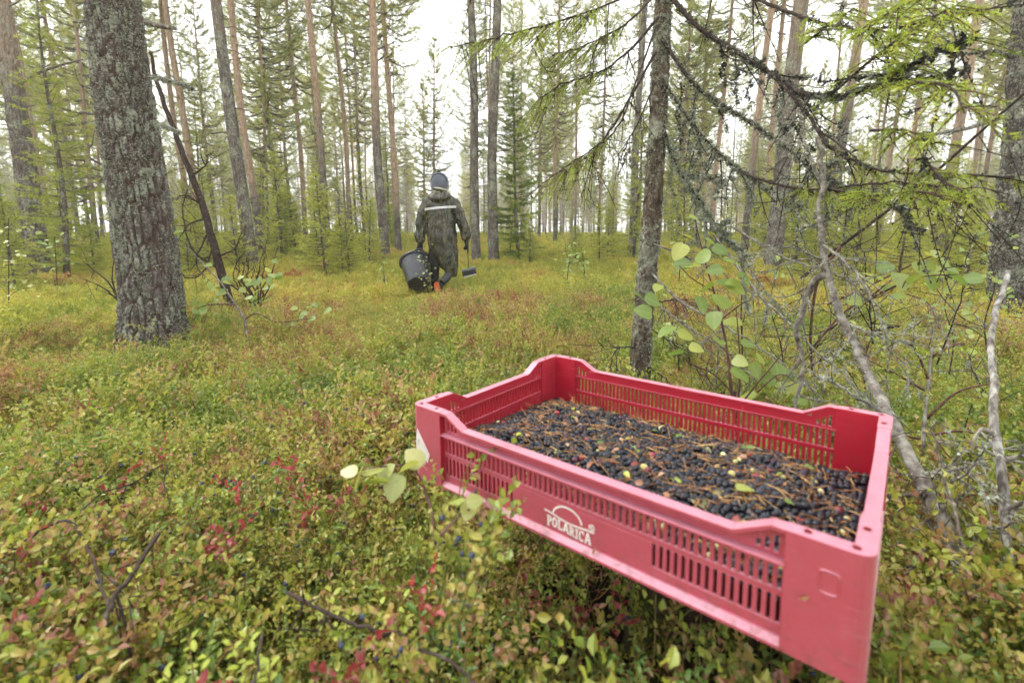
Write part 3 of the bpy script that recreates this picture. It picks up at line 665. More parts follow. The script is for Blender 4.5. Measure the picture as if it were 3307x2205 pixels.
for k in range(150):
    u, v = litter_pos(.2); z = float(fill(u, v)) + RNG.uniform(.003, .0065); kd = ['brown', 'olive', 'brown', 'brown', 'green', 'brown', 'olive', 'brown', 'yellow', 'brown', 'red'][k % 11]
    o = link('fallen_leaf', LFM[kd]); o.matrix_world = CM @ Matrix.Translation((u, v, z)) @ Matrix.Rotation(RNG.uniform(0, 6.3), 4, 'Z') @ Matrix.Rotation(RNG.normal(0, .35), 4, 'X') @ Matrix.Scale(RNG.uniform(.45, .95), 4)
    tag(o, f'small {kd} leaf lying loose among the berries in the red crate', 'leaf', f'loose {kd} leaves in the crate')
bl = leaf_mesh('birch_leaf', M['pale_birch_leaf'], .026, .020, 1, nseg=13)
for (u, v, a, nm) in ((.455, .150, .8, 'pale yellow-green leaf near the middle of the berry heap'), (.545, .085, 2.3, 'pale ragged leaf on the berries by the near corner post')):
    o = link('birch_leaf', bl); o.matrix_world = CM @ Matrix.Translation((u, v, float(fill(u, v)) + .007)) @ Matrix.Rotation(a, 4, 'Z'); tag(o, nm, 'leaf')
o = link('pine_needle', nmesh[3]); o.matrix_world = CM @ Matrix.Translation((.27, CW - .009, CH - DROP + .0012)) @ Matrix.Rotation(-.1, 4, 'Z'); tag(o, 'yellow pine needle pair lying on the far rim of the crate', 'pine needle')

bs = leaf_mesh('bud_scale', M['dead_leaf'], .007, .0042, curl=.5)
for (x, y, z, a, nm) in ((CL - .0505, -.0035, .064, .5, 'tiny brown bud scale stuck on the near crate corner'), (.335, -.0002, .010, 1.2, 'brown speck of bark stuck on the crate lower flange')):
    o = link('bud_scale', bs); o.matrix_world = CM @ Matrix.Translation((x, y, z)) @ Matrix.Rotation(math.pi / 2, 4, 'X') @ Matrix.Rotation(a, 4, 'Z'); tag(o, nm, 'leaf scrap')
# ------------------------------------------------------------------ the big plated pine on the left and other near trunks
def px_path(pts, n=None):
    P = np.array([at(*p) for p in pts]); return spline(P, n) if n else P
def near_pine(name, label, path, r0, r1, mat, seed, nA=110, dz=.012, plate=.09, depth=.022, flare=.35, top_extra=None):
    """trunk along a path with raised bark plates as geometry; returns the thing and its surface for lichen"""
    P = np.asarray(path, float); L = np.linalg.norm(np.diff(P, axis=0), axis=1).sum(); n = int(L / dz)
    P = spline(P, n); s = np.linspace(0, L, n); T, N, B = frames(P)
    R = r0 + (r1 - r0) * (s / L); R = R * (1 + flare * np.exp(-s / .22))
    th = np.linspace(0, 2 * np.pi, nA, endpoint=False)
    lobes = 1 + (.20 * np.exp(-s / .22) + .02)[:, None] * np.sin(3 * th[None] + seed + s[:, None] * .4) + .015 * np.sin(5 * th[None] + seed)
    circ = max(6, round(2 * np.pi * r0 / plate))
    warp = .35 * (fbm(np.cos(th)[None] * 2.5 + seed, np.sin(th)[None] * 2.5, s[:, None] * 3, seed + 40, 3) - .5) * 2
    u = th[None] / (2 * np.pi) * circ + warp * .9 + 0 * s[:, None]; v = s[:, None] / (plate * 4.4) + warp * 1.5 + 0 * th[None]
    d1, d2, cid = worley(u, v, circ, seed)
    edge = smooth(.0, .42, d2 - d1 + .35 * (fbm(np.cos(th)[None] * 9, np.sin(th)[None] * 9, s[:, None] * 14, seed + 70, 3) - .5))
    u2 = u * 2.0 + .4 * warp; v2 = v * 3.0
    e1, e2, cid2 = worley(u2, v2, circ * 2, seed + 9)
    edge2 = smooth(0, .25, e2 - e1)
    fine = fbm(np.cos(th)[None] * 22 * r0 / .2 + 3, np.sin(th)[None] * 22 * r0 / .2, s[:, None] * 60, seed + 3, 3) - .5
    h = edge * (.55 + .45 * cid) * (.72 + .28 * edge2 * (.5 + cid2)) + fine * .35
    RR = R[:, None] * lobes + depth * (h - .5)
    V = P[:, None] + RR[..., None] * (np.cos(th)[None, :, None] * N[:, None] + np.sin(th)[None, :, None] * B[:, None])
    i = np.arange(n - 1)[:, None] * nA; j = np.arange(nA)[None]; j2 = (j + 1) % nA
    root = thing(name, label, 'tree', tuple(P[0]))
    mb = MB(); mb.add(V.reshape(-1, 3) - P[0], None, np.stack([i + j, i + j2, i + nA + j2, i + nA + j], -1).reshape(-1, 4), np.clip(h, 0, 1).ravel())
    o = mb.obj('trunk', M[mat], root, True); fix_normals(o)
    nor = np.cos(th)[None, :, None] * N[:, None] + np.sin(th)[None, :, None] * B[:, None]
    return root, V, nor, P[0]
def flakes(mb, C, Nn, size, tint, per=3):
    """crumpled lichen flakes standing off a surface"""
    C = np.repeat(C, per, 0); Nn = np.repeat(Nn, per, 0); tint = np.repeat(np.broadcast_to(tint, (len(C) // per,)), per); n = len(C)
    size = np.repeat(np.broadcast_to(size, (n // per,)), per)
    D = nrm(RNG.normal(size=(n, 3)) + Nn * .7); S = nrm(np.cross(D, RNG.normal(size=(n, 3))))
    l = size * RNG.uniform(.6, 1.3, n); w_ = l * RNG.uniform(.35, .8, n)
    C = C + RNG.normal(size=(n, 3)) * size[:, None] * .25
    V = np.stack([C - S * w_[:, None] * .3, C + S * w_[:, None] * .3, C + D * l[:, None] + S * w_[:, None] * .5 + Nn * l[:, None] * .2, C + D * l[:, None] - S * w_[:, None] * .5], 1).reshape(-1, 3)
    b = np.arange(n)[:, None] * 4
    mb.add(V, np.concatenate([b + [[0, 1, 2]], b + [[0, 2, 3]]]), None, np.repeat(np.clip(tint + RNG.normal(0, .12, n), 0, 1), 4))
def surface_lichen(root, V, nor, base, count, seed, size=.011, zrange=None, sc=4.0, thr=.5):
    n, k = V.shape[:2]
    a, b = RNG.integers(0, n, count * 5), RNG.integers(0, k, count * 5)
    p = V[a, b]; f = fbm(p[:, 0] * sc * 2.2, p[:, 1] * sc * 2.2, p[:, 2] * sc, seed, 4)
    keep = (f > thr + RNG.normal(0, .05, len(f))) & ((p - CAMP) * nor[a, b]).sum(-1).__lt__(0.12)
    a, b = a[keep][:count], b[keep][:count]
    mb = MB(); flakes(mb, V[a, b] - base + nor[a, b] * .002, nor[a, b], RNG.uniform(.5, 1.25, len(a)) * size, RNG.uniform(.6, .95, len(a)), 2)
    return tag(mb.obj('lichen', M['lichen'], root), kind='stuff')
def bough(root, name, pts, r0, r1, mat, k=6, n=None, wob=.0, sub=0, sub_len=.2, lichen=0, lich_tint=.75, lich_size=.012, droop=.4):
    """branch along points (world), with side twigs; as a part of root"""
    base = np.array(root.location)
    P = np.asarray(pts, float); n = n or max(6, len(P) * 4); P = spline(P, n)
    P = P + RNG.normal(0, 1, P.shape) * wob * np.linspace(0, 1, n)[:, None]
    mb = MB(); R = np.linspace(r0, r1, n); tube(mb, P - base, R, k)
    lines = [(P, R)]
    Ltot = np.linalg.norm(np.diff(P, axis=0), axis=1).sum()
    for q in range(sub):
        t = RNG.uniform(.12, 1); i = min(n - 2, int(t * (n - 1))); d0 = nrm(P[i + 1] - P[i])
        d = nrm(d0 * .6 + RNG.normal(size=3) * .7 + np.array([0, 0, -droop])); l = sub_len * RNG.uniform(.4, 1.2)
        s = np.linspace(0, 1, 6)[:, None]; bend = RNG.normal(size=3) * .25 + np.array([0, 0, -.3 * droop])
        Q = P[i] + d * l * s + bend * l * s * s
        rr_ = np.linspace(min(R[i] * .6, .004), .0009, 6); tube(mb, Q - base, rr_, 4); lines.append((Q, rr_))
        if l > sub_len * .6:
            for w_ in range(2):
                i2 = RNG.integers(1, 5); Q2 = Q[i2] + nrm(d + RNG.normal(size=3) * .9) * l * .45 * np.linspace(0, 1, 4)[:, None]
                tube(mb, Q2 - base, np.linspace(.0014, .0007, 4), 3); lines.append((Q2, np.full(4, .001)))
    o = mb.obj(name, M[mat], root, True)
    if lichen:
        ml = MB(); cnt = int(lichen * 1.8); lich_size = lich_size * .58; w_ = np.array([np.linalg.norm(np.diff(l_[0], axis=0), axis=1).sum() * (3 if i == 0 else 1) for i, l_ in enumerate(lines)]); ch = RNG.choice(len(lines), cnt, p=w_ / w_.sum())
        C = np.empty((cnt, 3)); Nn = np.empty((cnt, 3)); cl = RNG.random(cnt)
        for a, li in enumerate(ch):
            l_, r_ = lines[li]; t = RNG.random() * (len(l_) - 1.001); i = int(t); f_ = t - i
            d = nrm(np.cross(nrm(l_[i + 1] - l_[i]), RNG.normal(size=3))); C[a] = l_[i] * (1 - f_) + l_[i + 1] * f_ + d * r_[i] * .8; Nn[a] = nrm(d + np.array([0, 0, -.35]))
        nz = fbm(C[:, 0] * 9, C[:, 1] * 9, C[:, 2] * 9, 61, 2)
        flakes(ml, C - base, Nn, lich_size * RNG.uniform(.6, 1.6, cnt), lich_tint + .5 * (nz - .5), 3)
        lo = ml.obj('lichen', M['lichen'], o); tag(lo, kind='stuff')
    return o, P

big_base, big_d = ground_at(353, 822)
bd = float(big_d)
big_path = [big_base + np.array([0, 0, -.05]), at(345, 640, bd), at(312, 400, bd + .02), at(283, 200, bd + .05), at(257, 0, bd + .10), at(225, -260, bd + .2), at(195, -520, bd + .3)]
big, bV, bN, bB = near_pine('pine_tree', 'thick grey pine trunk crusted with pale lichen, nearest of the pines', big_path, .186, .150, 'plated_bark', 3, 210, .009, .045, .028, .40)
surface_lichen(big, bV, bN, bB, 11000, 17, .0085, sc=5.0, thr=.57)
def px_bough(root, name, pts, r0, r1, mat, **kw): return bough(root, name, [at(*p) for p in pts], r0, r1, mat, **kw)
px_bough(big, 'branch', [(335, 52, bd - .05), (365, 60, bd - .1), (402, 66, bd - .15)], .018, .012, 'dead_branch', k=8, lichen=60, lich_size=.012)
px_bough(big, 'branch', [(348, 178, bd - .05), (380, 184, bd - .12), (415, 194, bd - .2), (442, 206, bd - .22)], .016, .008, 'dead_branch', k=8, lichen=240, lich_size=.014)
px_bough(big, 'branch', [(350, 282, bd - .1), (378, 291, bd - .18), (412, 305, bd - .2)], .013, .006, 'dead_branch', lichen=200, lich_size=.014)
px_bough(big, 'branch', [(215, 38, bd), (200, 48, bd - .05), (168, 52, bd - .1)], .014, .006, 'dead_branch', lichen=60)
px_bough(big, 'branch', [(335, 395, bd - .2), (332, 400, bd - .27)], .022, .012, 'dead_branch', lichen=160, lich_size=.015)
px_bough(big, 'branch', [(300, 258, bd - .18), (308, 268, bd - .26)], .018, .010, 'dead_branch', lichen=160, lich_size=.015)
# roots and litter sticks at its foot
for k, (a, b) in enumerate((((330, 800), (285, 812)), ((390, 790), (440, 800)), ((300, 830), (350, 845)))):
    p0, p1 = ground_at(*a)[0], ground_at(*b)[0]
    bough(big, 'root', [p0 + [0, 0, .02], (p0 + p1) / 2 + [0, 0, .03], p1 + [0, 0, -.01]], .022, .008, 'dead_branch', k=6)

def edge_pine(label, base_px, depth, tops, r0, r1, seed, name='pine_tree', mat='pine_bark', nA=90, lich=3500):
    base = at(*base_px, depth); base[2] = float(gz(base[0], base[1])) - .05
    root, V, nor, b0 = near_pine(name, label, [base] + [at(x, y, depth + q) for x, y, q in tops], r0, r1, mat, seed, nA, .02, .07, .028, .25)
    if lich: surface_lichen(root, V, nor, b0, lich, seed + 5, .009, thr=.54)
    return root
p1 = edge_pine('brown-barked pine at the left edge behind the lichen-crusted trunk', (88, 620), 8.0, [(68, 450, 0), (38, 250, .05), (8, 60, .1), (-12, -80, .2), (-60, -500, .4)], .150, .118, 23, mat='pine_bark')
px_bough(p1, 'branch', [(45, 192, 7.9), (95, 165, 7.6), (140, 150, 7.4), (190, 137, 7.2)], .026, .010, 'dead_branch', lichen=200, lich_size=.014)
for a in (((60, 245), (95, 234)), ((75, 345), (120, 336)), ((80, 428), (100, 415)), ((68, 288), (120, 272)), ((110, 530), (140, 528)), ((20, 15), (60, -10))):
    px_bough(p1, 'branch', [(a[0][0], a[0][1], 8), ((a[0][0] + a[1][0]) / 2, (a[0][1] + a[1][1]) / 2 + 3, 7.9), (a[1][0], a[1][1], 7.8)], .014, .007, 'dead_branch', lichen=40)
p27 = edge_pine('dark lichened pine trunk cut by the right edge of the view', (2322, 760), 4.9, [(2312, 640, 0), (2328, 480, 0), (2345, 300, .02), (2358, 120, .05), (2368, -60, .1), (2392, -500, .3)], .150, .11, 47, mat='dark_pine_bark', nA=150, lich=7000)
px_bough(p27, 'branch', [(2300, 268, 4.8), (2240, 290, 4.6), (2180, 303, 4.5), (2100, 318, 4.4)], .022, .009, 'dead_branch', sub=4, sub_len=.3, lichen=260, lich_size=.016, lich_tint=.6)
px_bough(p27, 'branch', [(2330, 130, 4.8), (2270, 120, 4.6), (2180, 128, 4.5)], .022, .008, 'dead_branch', sub=5, sub_len=.3, lichen=300, lich_size=.018, lich_tint=.3)

# ------------------------------------------------------------------ pines of the forest
def pine_parts(seed, H, cb, cr, dens=1.0, lean=.0):
    """trunk, dead branches and needle crown of a pine with base radius 1 unit = .15 m"""
    rg = np.random.default_rng(seed); n = 34
    z = np.concatenate([[0, .1, .25, .5], np.linspace(.9, H, n - 4)])
    wx = .10 * np.sin(z * .5 + seed) * smooth(0, 4, z) + lean * z; wy = .10 * np.cos(z * .37 + seed * 2) * smooth(0, 4, z)
    P = np.stack([wx, wy, z], -1); R = .15 * (1 - z / (H + .6)) ** .62 * (1 + .35 * np.exp(-z / .25))
    tr = MB(); tube(tr, P, R, 14)
    def axis(h): i = np.interp(h, z, np.arange(n)); k = int(min(i, n - 2)); f = i - k; return P[k] * (1 - f) + P[k + 1] * f, float(np.interp(h, z, R))
    br = MB(); nd = MB()
    h = 1.0
    while h < H * cb:                                             # dead stubs and twigs below the crown
        c, r = axis(h)
        for q in range(rg.integers(1, 3)):
            a = rg.uniform(0, 6.283); l = rg.uniform(.15, .55) + .9 * smooth(.35, 1.0, h / (H * cb)) * rg.random(); s = np.linspace(0, 1, 5)[:, None]
            d = np.array([math.cos(a), math.sin(a), rg.uniform(-.25, .45)])
            Q = c + d * (r * .7 + l * s) + np.array([0, 0, -.25 * l]) * s * s + rg.normal(0, .02, (5, 3)) * s
            tube(br, Q, np.linspace(.016, .005, 5) * rg.uniform(.6, 1.1), 4)
            if l > .5:
                for w_ in range(2):
                    i = rg.integers(1, 4); Q2 = Q[i] + nrm(d + rg.normal(size=3) * .6) * l * .4 * np.linspace(0, 1, 3)[:, None]; tube(br, Q2, np.linspace(.007, .003, 3), 3, cap=False)
        h += rg.uniform(.22, .6)
    h = H * cb
    C, D, A = [], [], []
    while h < H - .15:
        t = (h - H * cb) / (H - H * cb)
        c, r = axis(h); prof = cr * (math.sin(math.pi * min(1, .16 + t * .86)) ** .8 * (1 - .45 * t) + .10)
        for q in range(rg.integers(3, 6)):
            a = rg.uniform(0, 6.283); l = prof * rg.uniform(.55, 1.15); el = -.15 + .75 * t + rg.normal(0, .12)
            d = np.array([math.cos(a) * math.cos(el), math.sin(a) * math.cos(el), math.sin(el)]); s = np.linspace(0, 1, 7)[:, None]
            Q = c + d * l * s + np.array([0, 0, .28 * l]) * s * s - np.array([0, 0, .16 * l]) * np.sin(s * np.pi) + rg.normal(0, .03, (7, 3)) * s
            tube(br, Q, np.linspace(max(.010, r * .28), .004, 7), 4, cap=False)
            nt_ = int(l * 22 * dens) + 5
            for w_ in range(nt_):
                f = rg.beta(2.2, 1.1); k = min(5, int(f * 6)); p = Q[k] * (1 - (f * 6 - k)) + Q[k + 1] * (f * 6 - k)
                sd_ = nrm(np.cross(d, [0, 0, 1])) * rg.choice([-1, 1]); tl = rg.uniform(.08, .38) * (1.15 - f * .6) * min(1, l)
                td = nrm(d * .7 + sd_ * .8 + rg.normal(size=3) * .3 + np.array([0, 0, .35])); e = p + td * tl
                if w_ % 2 == 0: br.add(np.array([p, p + [0, 0, .008], e]), [(0, 1, 2)])
                m = 14; C.append(np.repeat(e[None], m, 0) - td * rg.uniform(0, .10, (m, 1))); D.append(nrm(td * .85 + rg.normal(size=(m, 3)) * .62)); A.append(np.full(m, rg.random() * .8 + .2 * rg.random()))
        h += rg.uniform(.20, .36)
    C, D, A = np.concatenate(C), np.concatenate(D), np.concatenate(A)
    blades(nd, C, D, rg.uniform(.07, .125, len(C)), rg.uniform(.008, .013, len(C)), A)
    return tr, br, nd
PV = []
for k, (H, cb, cr, dn) in enumerate([(15.5, .50, 1.9, 1.0), (13.0, .36, 1.6, 1.0), (16.5, .58, 2.0, 1.0), (11.0, .24, 1.35, 1.1), (14.0, .42, 1.7, 1.0), (9.0, .18, 1.15, 1.1), (17.5, .62, 2.1, 1.0)]):
    tr, br, nd = pine_parts(100 + k, H, cb, cr, dn)
    PV.append((tr, br.mesh('branches', M['dead_branch']), nd.mesh('crown', M['pine_needles']), H))
TR_CACHE = {}
def trunk_mesh(v, mat):
    if (v, mat) not in TR_CACHE: TR_CACHE[(v, mat)] = PV[v][0].mesh('trunk', M[mat], True)
    return TR_CACHE[(v, mat)]
def place_pine(x, y, v, rad, mat, label, group=None, zs=1.0, rot=None, lx=0.0, ly=0.0):
    root = thing('pine_tree', label, 'tree', (x, y, float(gz(x, y)) - .06), (ly, lx, 0), group)
    yaw = RNG.uniform(0, 6.28) if rot is None else rot
    for nm, me, sxy in (('trunk', trunk_mesh(v, mat), rad / .15), ('branches', PV[v][1], zs), ('crown', PV[v][2], zs)):
        o = link(nm, me, root); o.scale = (sxy, sxy, zs); o.rotation_euler = (0, 0, yaw)
    return root
taken = []
def pine_px(xb, w_px, xt, v, mat, label, dia=.28, zs=1.0, group=None, depth=None):
    """pine whose trunk stands at picture column xb (foot) and leans to column xt at the top edge"""
    d = depth or dia * F2 / w_px
    a = at(xb, 560, d); x, y = a[0], a[1]; b = at(xt, 0, d)
    hgt = b[2] - gz(x, y); lx = math.atan2(b[0] - x, hgt); taken.append((x, y))
    return place_pine(x, y, v, dia / 2 * .80, mat, label, group, zs, None, lx * .8, 0)
G1, G2, G3 = 'grey_pine_bark', 'pine_bark', 'orange_pine_bark'
pine_px(130, 19, 62, 2, G3, 'slim orange-trunked pine between the left edge pine and the thick trunk', .24)
pine_px(404, 18, 338, 0, G3, 'orange pine showing just past the right side of the thick lichened trunk', .24)
pine_px(446, 15, 408, 6, G3, 'thin orange pine, left one of the close pair behind the leaning dead stem', .22)
pine_px(462, 19, 424, 2, G3, 'orange pine, right one of the close pair behind the leaning dead stem', .25)
pine_px(577, 34, 530, 6, G1, 'straight grey-brown pine with dead stubs in the clearing left of the picker', .31)
pine_px(600, 21, 562, 0, G3, 'orange pine close behind the straight grey-brown stubbed pine', .25)
pine_px(642, 13, 622, 1, G2, 'slender pine left of the forked twiggy tall pine', .22)
pine_px(703, 14, 690, 4, G3, 'slender orange pine over the dead-tipped young spruce', .22)
pine_px(754, 21, 726, 6, G2, 'dark-footed pine with orange top and a twig forking at the upper edge', .25)
pine_px(808, 14, 784, 0, G3, 'thin orange pine just left of the pale tan pine', .22)
pine_px(885, 26, 861, 2, G2, 'tall pine with pale tan upper trunk, left of the picker', .28)
pine_px(915, 18, 899, 4, G3, 'deep orange full-crowned pine left of the picker', .24)
pine_px(838, 10, 824, 1, G2, 'thin grey pine between the two tan pines left of the picker', .20)
pine_px(978, 8, 975, 5, G3, 'far thin pine rising straight above the picker', .20)
pine_px(1000, 9, 1008, 3, G2, 'far full-crowned pine behind the picker with bushy top', .22)
pine_px(1094, 26, 1077, 6, G1, 'grey lichened pine right of the picker, left one of two', .28)
pine_px(1134, 29, 1137, 2, G1, 'stout grey pine with bare side twigs, right one of two beside the picker', .31)
pine_px(1275, 12, 1276, 1, G2, 'slim bushy pine right of the small dark spruce', .22)
pine_px(1238, 9, 1240, 3, G2, 'thin far pine behind the small dark spruce', .20)
pine_px(1375, 9, 1382, 4, G3, 'far pine seen under the drooping spruce boughs', .20)
pine_px(1452, 21, 1468, 0, G1, 'grey pine just left of the lichen-hung spruce', .26)
pine_px(1590, 12, 1612, 1, G3, 'thin orange pine between lichen-hung boughs right of the spruce', .22)
pine_px(1632, 14, 1652, 4, G3, 'orange pine under the lowest lichen-hung bough', .22)
pine_px(1555, 13, 1568, 3, G2, 'thin grey pine right beside the lichen-hung spruce trunk', .22)
pine_px(1708, 21, 1752, 6, G2, 'pine with orange upper trunk between spruce and stout grey pine', .26)
pine_px(1776, 45, 1816, 6, G1, 'stout grey pine with flaky bark behind the leaning dead trunk', .36)
pine_px(1748, 16, 1770, 0, G3, 'orange pine half hidden behind the stout flaky grey pine', .24)
pine_px(1905, 28, 1935, 2, G2, 'dark pine behind the drooping green spruce sprays', .30)
pine_px(2010, 13, 2052, 1, G3, 'thin orange pine behind the drooping green spruce sprays', .22)
pine_px(2062, 15, 2105, 4, G3, 'orange pine left of the brown upper trunk at right', .24)
pine_px(2150, 26, 2190, 6, G2, 'brown pine trunk rising through the blurred spruce twigs', .30)
pine_px(2240, 13, 2275, 1, G2, 'thin pine left of the dark right edge trunk', .22)
pine_px(185, 14, 150, 4, G2, 'thin dark pine left of the thick lichened trunk', .22)
pine_px(20, 16, -60, 1, G2, 'bushy dark pine beyond the left edge pine', .26, depth=15)
pine_px(210, 10, 178, 3, G2, 'far bushy pine against the left flank of the thick trunk', .22)
pine_px(500, 11, 478, 3, G2, 'far bushy pine right of the leaning dead stem', .22)
pine_px(675, 10, 655, 1, G2, 'far pine in the gap left of the slender orange pine', .20)
# many more, farther in
k = 0; tries = 0
rg = np.random.default_rng(77)
def clear_line(x, y):
    """keep the open gaps of the photograph: over the picker and beside the spruce"""
    c = CX2 + F2 * x / y
    d = math.hypot(x, y)
    if d < 75 and (945 < c < 1068) : return False
    if d < 34 and (1330 < c < 1440 or 1650 < c < 1700): return False
    if d < 42 and (460 < c < 520): return False
    return True
while k < 205 and tries < 9000:
    tries += 1
    r = 17 + 60 * rg.random() ** 1.15; a = rg.uniform(-.98, .98); x, y = r * math.sin(a), r * math.cos(a)
    if not clear_line(x, y) or any((x - p[0]) ** 2 + (y - p[1]) ** 2 < 3.0 for p in taken): continue
    if rg.random() < (.45 if r < 24 else 0): continue
    taken.append((x, y)); v = int(rg.choice(7, p=[.12, .18, .09, .20, .15, .18, .08])); mt = [G2, G3, G1][int(rg.choice(3, p=[.45, .4, .15]))]
    place_pine(x, y, v, rg.uniform(.045, .085), mt, 'slim pine standing in the misty depth of the forest', 'slim pines deeper in the forest', rg.uniform(.82, 1.12), rg.uniform(0, 6.28), rg.normal(0, .015), rg.normal(0, .015))
    k += 1

# far wood that reads as one mass
def instancer(name, pts, rot, scl, pick, meshes, label, cat):
    """one object whose points carry copies of the given meshes"""
    coll = bpy.data.collections.new(name + '_sources')
    for i, me in enumerate(meshes):
        if isinstance(me, bpy.types.Mesh): o = bpy.data.objects.new(f'{name}_{i:02d}', me)
        else: o = me
        coll.objects.link(o)
    me = bpy.data.meshes.new(name); me.vertices.add(len(pts)); me.vertices.foreach_set('co', np.asarray(pts, np.float32).ravel())
    a = me.attributes.new('rot', 'FLOAT_VECTOR', 'POINT'); a.data.foreach_set('vector', np.asarray(rot, np.float32).ravel())
    a = me.attributes.new('scl', 'FLOAT', 'POINT'); a.data.foreach_set('value', np.asarray(scl, np.float32))
    a = me.attributes.new('pick', 'INT', 'POINT'); a.data.foreach_set('value', np.asarray(pick, np.int32))
    me.update(); o = link(name, me); tag(o, label, cat, kind='stuff')
    ng = bpy.data.node_groups.new(name, 'GeometryNodeTree')
    ng.interface.new_socket('Geometry', in_out='INPUT', socket_type='NodeSocketGeometry'); ng.interface.new_socket('Geometry', in_out='OUTPUT', socket_type='NodeSocketGeometry')
    gi, go = ng.nodes.new('NodeGroupInput'), ng.nodes.new('NodeGroupOutput')
    ci = ng.nodes.new('GeometryNodeCollectionInfo'); ci.inputs[0].default_value = coll; ci.inputs['Separate Children'].default_value = True; ci.inputs['Reset Children'].default_value = True
    ip = ng.nodes.new('GeometryNodeInstanceOnPoints'); ip.inputs['Pick Instance'].default_value = True
    def na(nm, tp):
        x = ng.nodes.new('GeometryNodeInputNamedAttribute'); x.data_type = tp; x.inputs[0].default_value = nm; return x.outputs[0]
    e2r = ng.nodes.new('FunctionNodeEulerToRotation')
    L = ng.links.new
    L(gi.outputs[0], ip.inputs['Points']); L(ci.outputs[0], ip.inputs['Instance']); L(na('pick', 'INT'), ip.inputs['Instance Index']); L(na('rot', 'FLOAT_VECTOR'), e2r.inputs[0]); L(e2r.outputs[0], ip.inputs['Rotation'])
    L(na('scl', 'FLOAT'), ip.inputs['Scale']); L(ip.outputs[0], go.inputs[0])
    mo = o.modifiers.new('scatter', 'NODES'); mo.node_group = ng
    return o
def joined_pine(v):
    """low-cost whole pine for the far mass"""
    rgx = np.random.default_rng(900 + v); tr, br, nd = pine_parts(900 + v, [14, 12, 10][v], [.4, .3, .22][v], [1.7, 1.5, 1.3][v], .55)
    m = MB(); 
    for q, src in enumerate((tr, br, nd)):
        V = np.concatenate(src.V); T = np.concatenate(src.T) if src.T else None; Q = np.concatenate(src.Q) if src.Q else None
        m.add(V, T, Q, np.concatenate(src.A), q)
    return m.mesh('far_pine', [M['orange_pine_bark'], M['dead_branch'], M['pine_needles']])
fp = []
while len(fp) < 620:
    r = rg.uniform(72, 150); a = rg.uniform(-1.1, 1.1); x, y = r * math.sin(a), r * math.cos(a); c = CX2 + F2 * x / y
    if r < 120 and 955 < c < 1062: continue
    fp.append((x, y, float(gz(x, y))))
instancer('far_forest', fp, np.stack([np.zeros(620), np.zeros(620), rg.uniform(0, 6.28, 620)], -1), rg.uniform(.8, 1.15, 620), rg.integers(0, 3, 620), [joined_pine(v) for v in range(3)], 'far pine wood fading into mist behind the clearing', 'forest')
# ------------------------------------------------------------------ young spruces
def spruce_parts(seed, H, cr, tuft=.05, dens=1.0, bare=.08):
    rg = np.random.default_rng(seed); tr = MB(); nd = MB(); br = MB()
    z = np.linspace(0, H, 12); P = np.stack([.02 * H * np.sin(z * 1.3 + seed), .02 * H * np.cos(z + seed), z], -1) * np.array([.4, .4, 1]); tube(tr, P, .014 * H ** .8 * (1 - z / H * .92) + .003, 8)
    C, D, A = [], [], []
    h = H * bare
    while h < H * .985:
        t = h / H; r = cr * H * (1 - t) ** .85 + .04
        if t < .22: r *= .6 + 1.8 * t
        for q in range(rg.integers(4, 7)):
            a = rg.uniform(0, 6.283); l = r * rg.uniform(.55, 1.15); el = -.28 + .75 * t + rg.normal(0, .1); s = np.linspace(0, 1, 6)[:, None]
            d = np.array([math.cos(a) * math.cos(el), math.sin(a) * math.cos(el), math.sin(el)]); c0 = np.array([np.interp(h, z, P[:, 0]), np.interp(h, z, P[:, 1]), h])
            Q = c0 + d * l * s + np.array([0, 0, .18 * l]) * s * s; tube(br, Q, np.linspace(.005 + .004 * l, .0015, 6), 3, cap=False)
            nt_ = int(max(3, l / tuft * 1.5 * dens)); sd_ = nrm(np.cross(d, [0, 0, 1]))
            for w_ in range(nt_):
                f = (w_ + rg.random()) / nt_; f = .12 + .88 * f; k = min(4, int(f * 5)); p = Q[k] * (1 - (f * 5 - k)) + Q[k + 1] * (f * 5 - k)
                td = nrm(d * .8 + sd_ * rg.choice([-1, 1]) * .75 + np.array([0, 0, -.22]) + rg.normal(size=3) * .12); tl = tuft * (.8 + 2.0 * (1 - f) * l) * rg.uniform(.7, 1.3)
                m = 12; ss = rg.random((m, 1)); C.append(p + td * tl * ss); D.append(nrm(td * .75 + rg.normal(size=(m, 3)) * .55)); A.append(np.full(m, np.clip(.25 + .55 * f + rg.normal(0, .13), 0, 1)))
        h += H * rg.uniform(.018, .034) + .012
    C, D, A = np.concatenate(C), np.concatenate(D), np.concatenate(A)
    blades(nd, C, D, tuft * rg.uniform(.5, .9, len(C)), tuft * .13, A)
    return tr, br, nd
SPV = []
for k, (H, cr, tf) in enumerate([(1.6, .34, .055), (2.4, .28, .06), (1.0, .42, .045), (3.6, .21, .07), (5.2, .17, .08)]):
    tr, br, nd = spruce_parts(300 + k, H, cr, tf)
    SPV.append((tr.mesh('trunk', M['sapling_bark'], True), br.mesh('branches', M['sapling_bark']), nd.mesh('crown', M['spruce_needles']), H))
def place_spruce(x, y, v, s, label, group=None):
    root = thing('spruce_sapling', label, 'tree', (x, y, float(gz(x, y)) - .03), (RNG.normal(0, .03), RNG.normal(0, .03), RNG.uniform(0, 6.28)), group); root.scale = (s, s, s)
    for nm, me in zip(('trunk', 'branches', 'crown'), SPV[v][:3]): link(nm, me, root)
    return root
def spruce_px(px, base_py, depth, v, h, label, group=None):
    a = at(px, base_py, depth); return place_spruce(a[0], a[1], v, h / SPV[v][3], label, group)
tr, br, nd = spruce_parts(399, 4.5, .20, .085, 1.9)
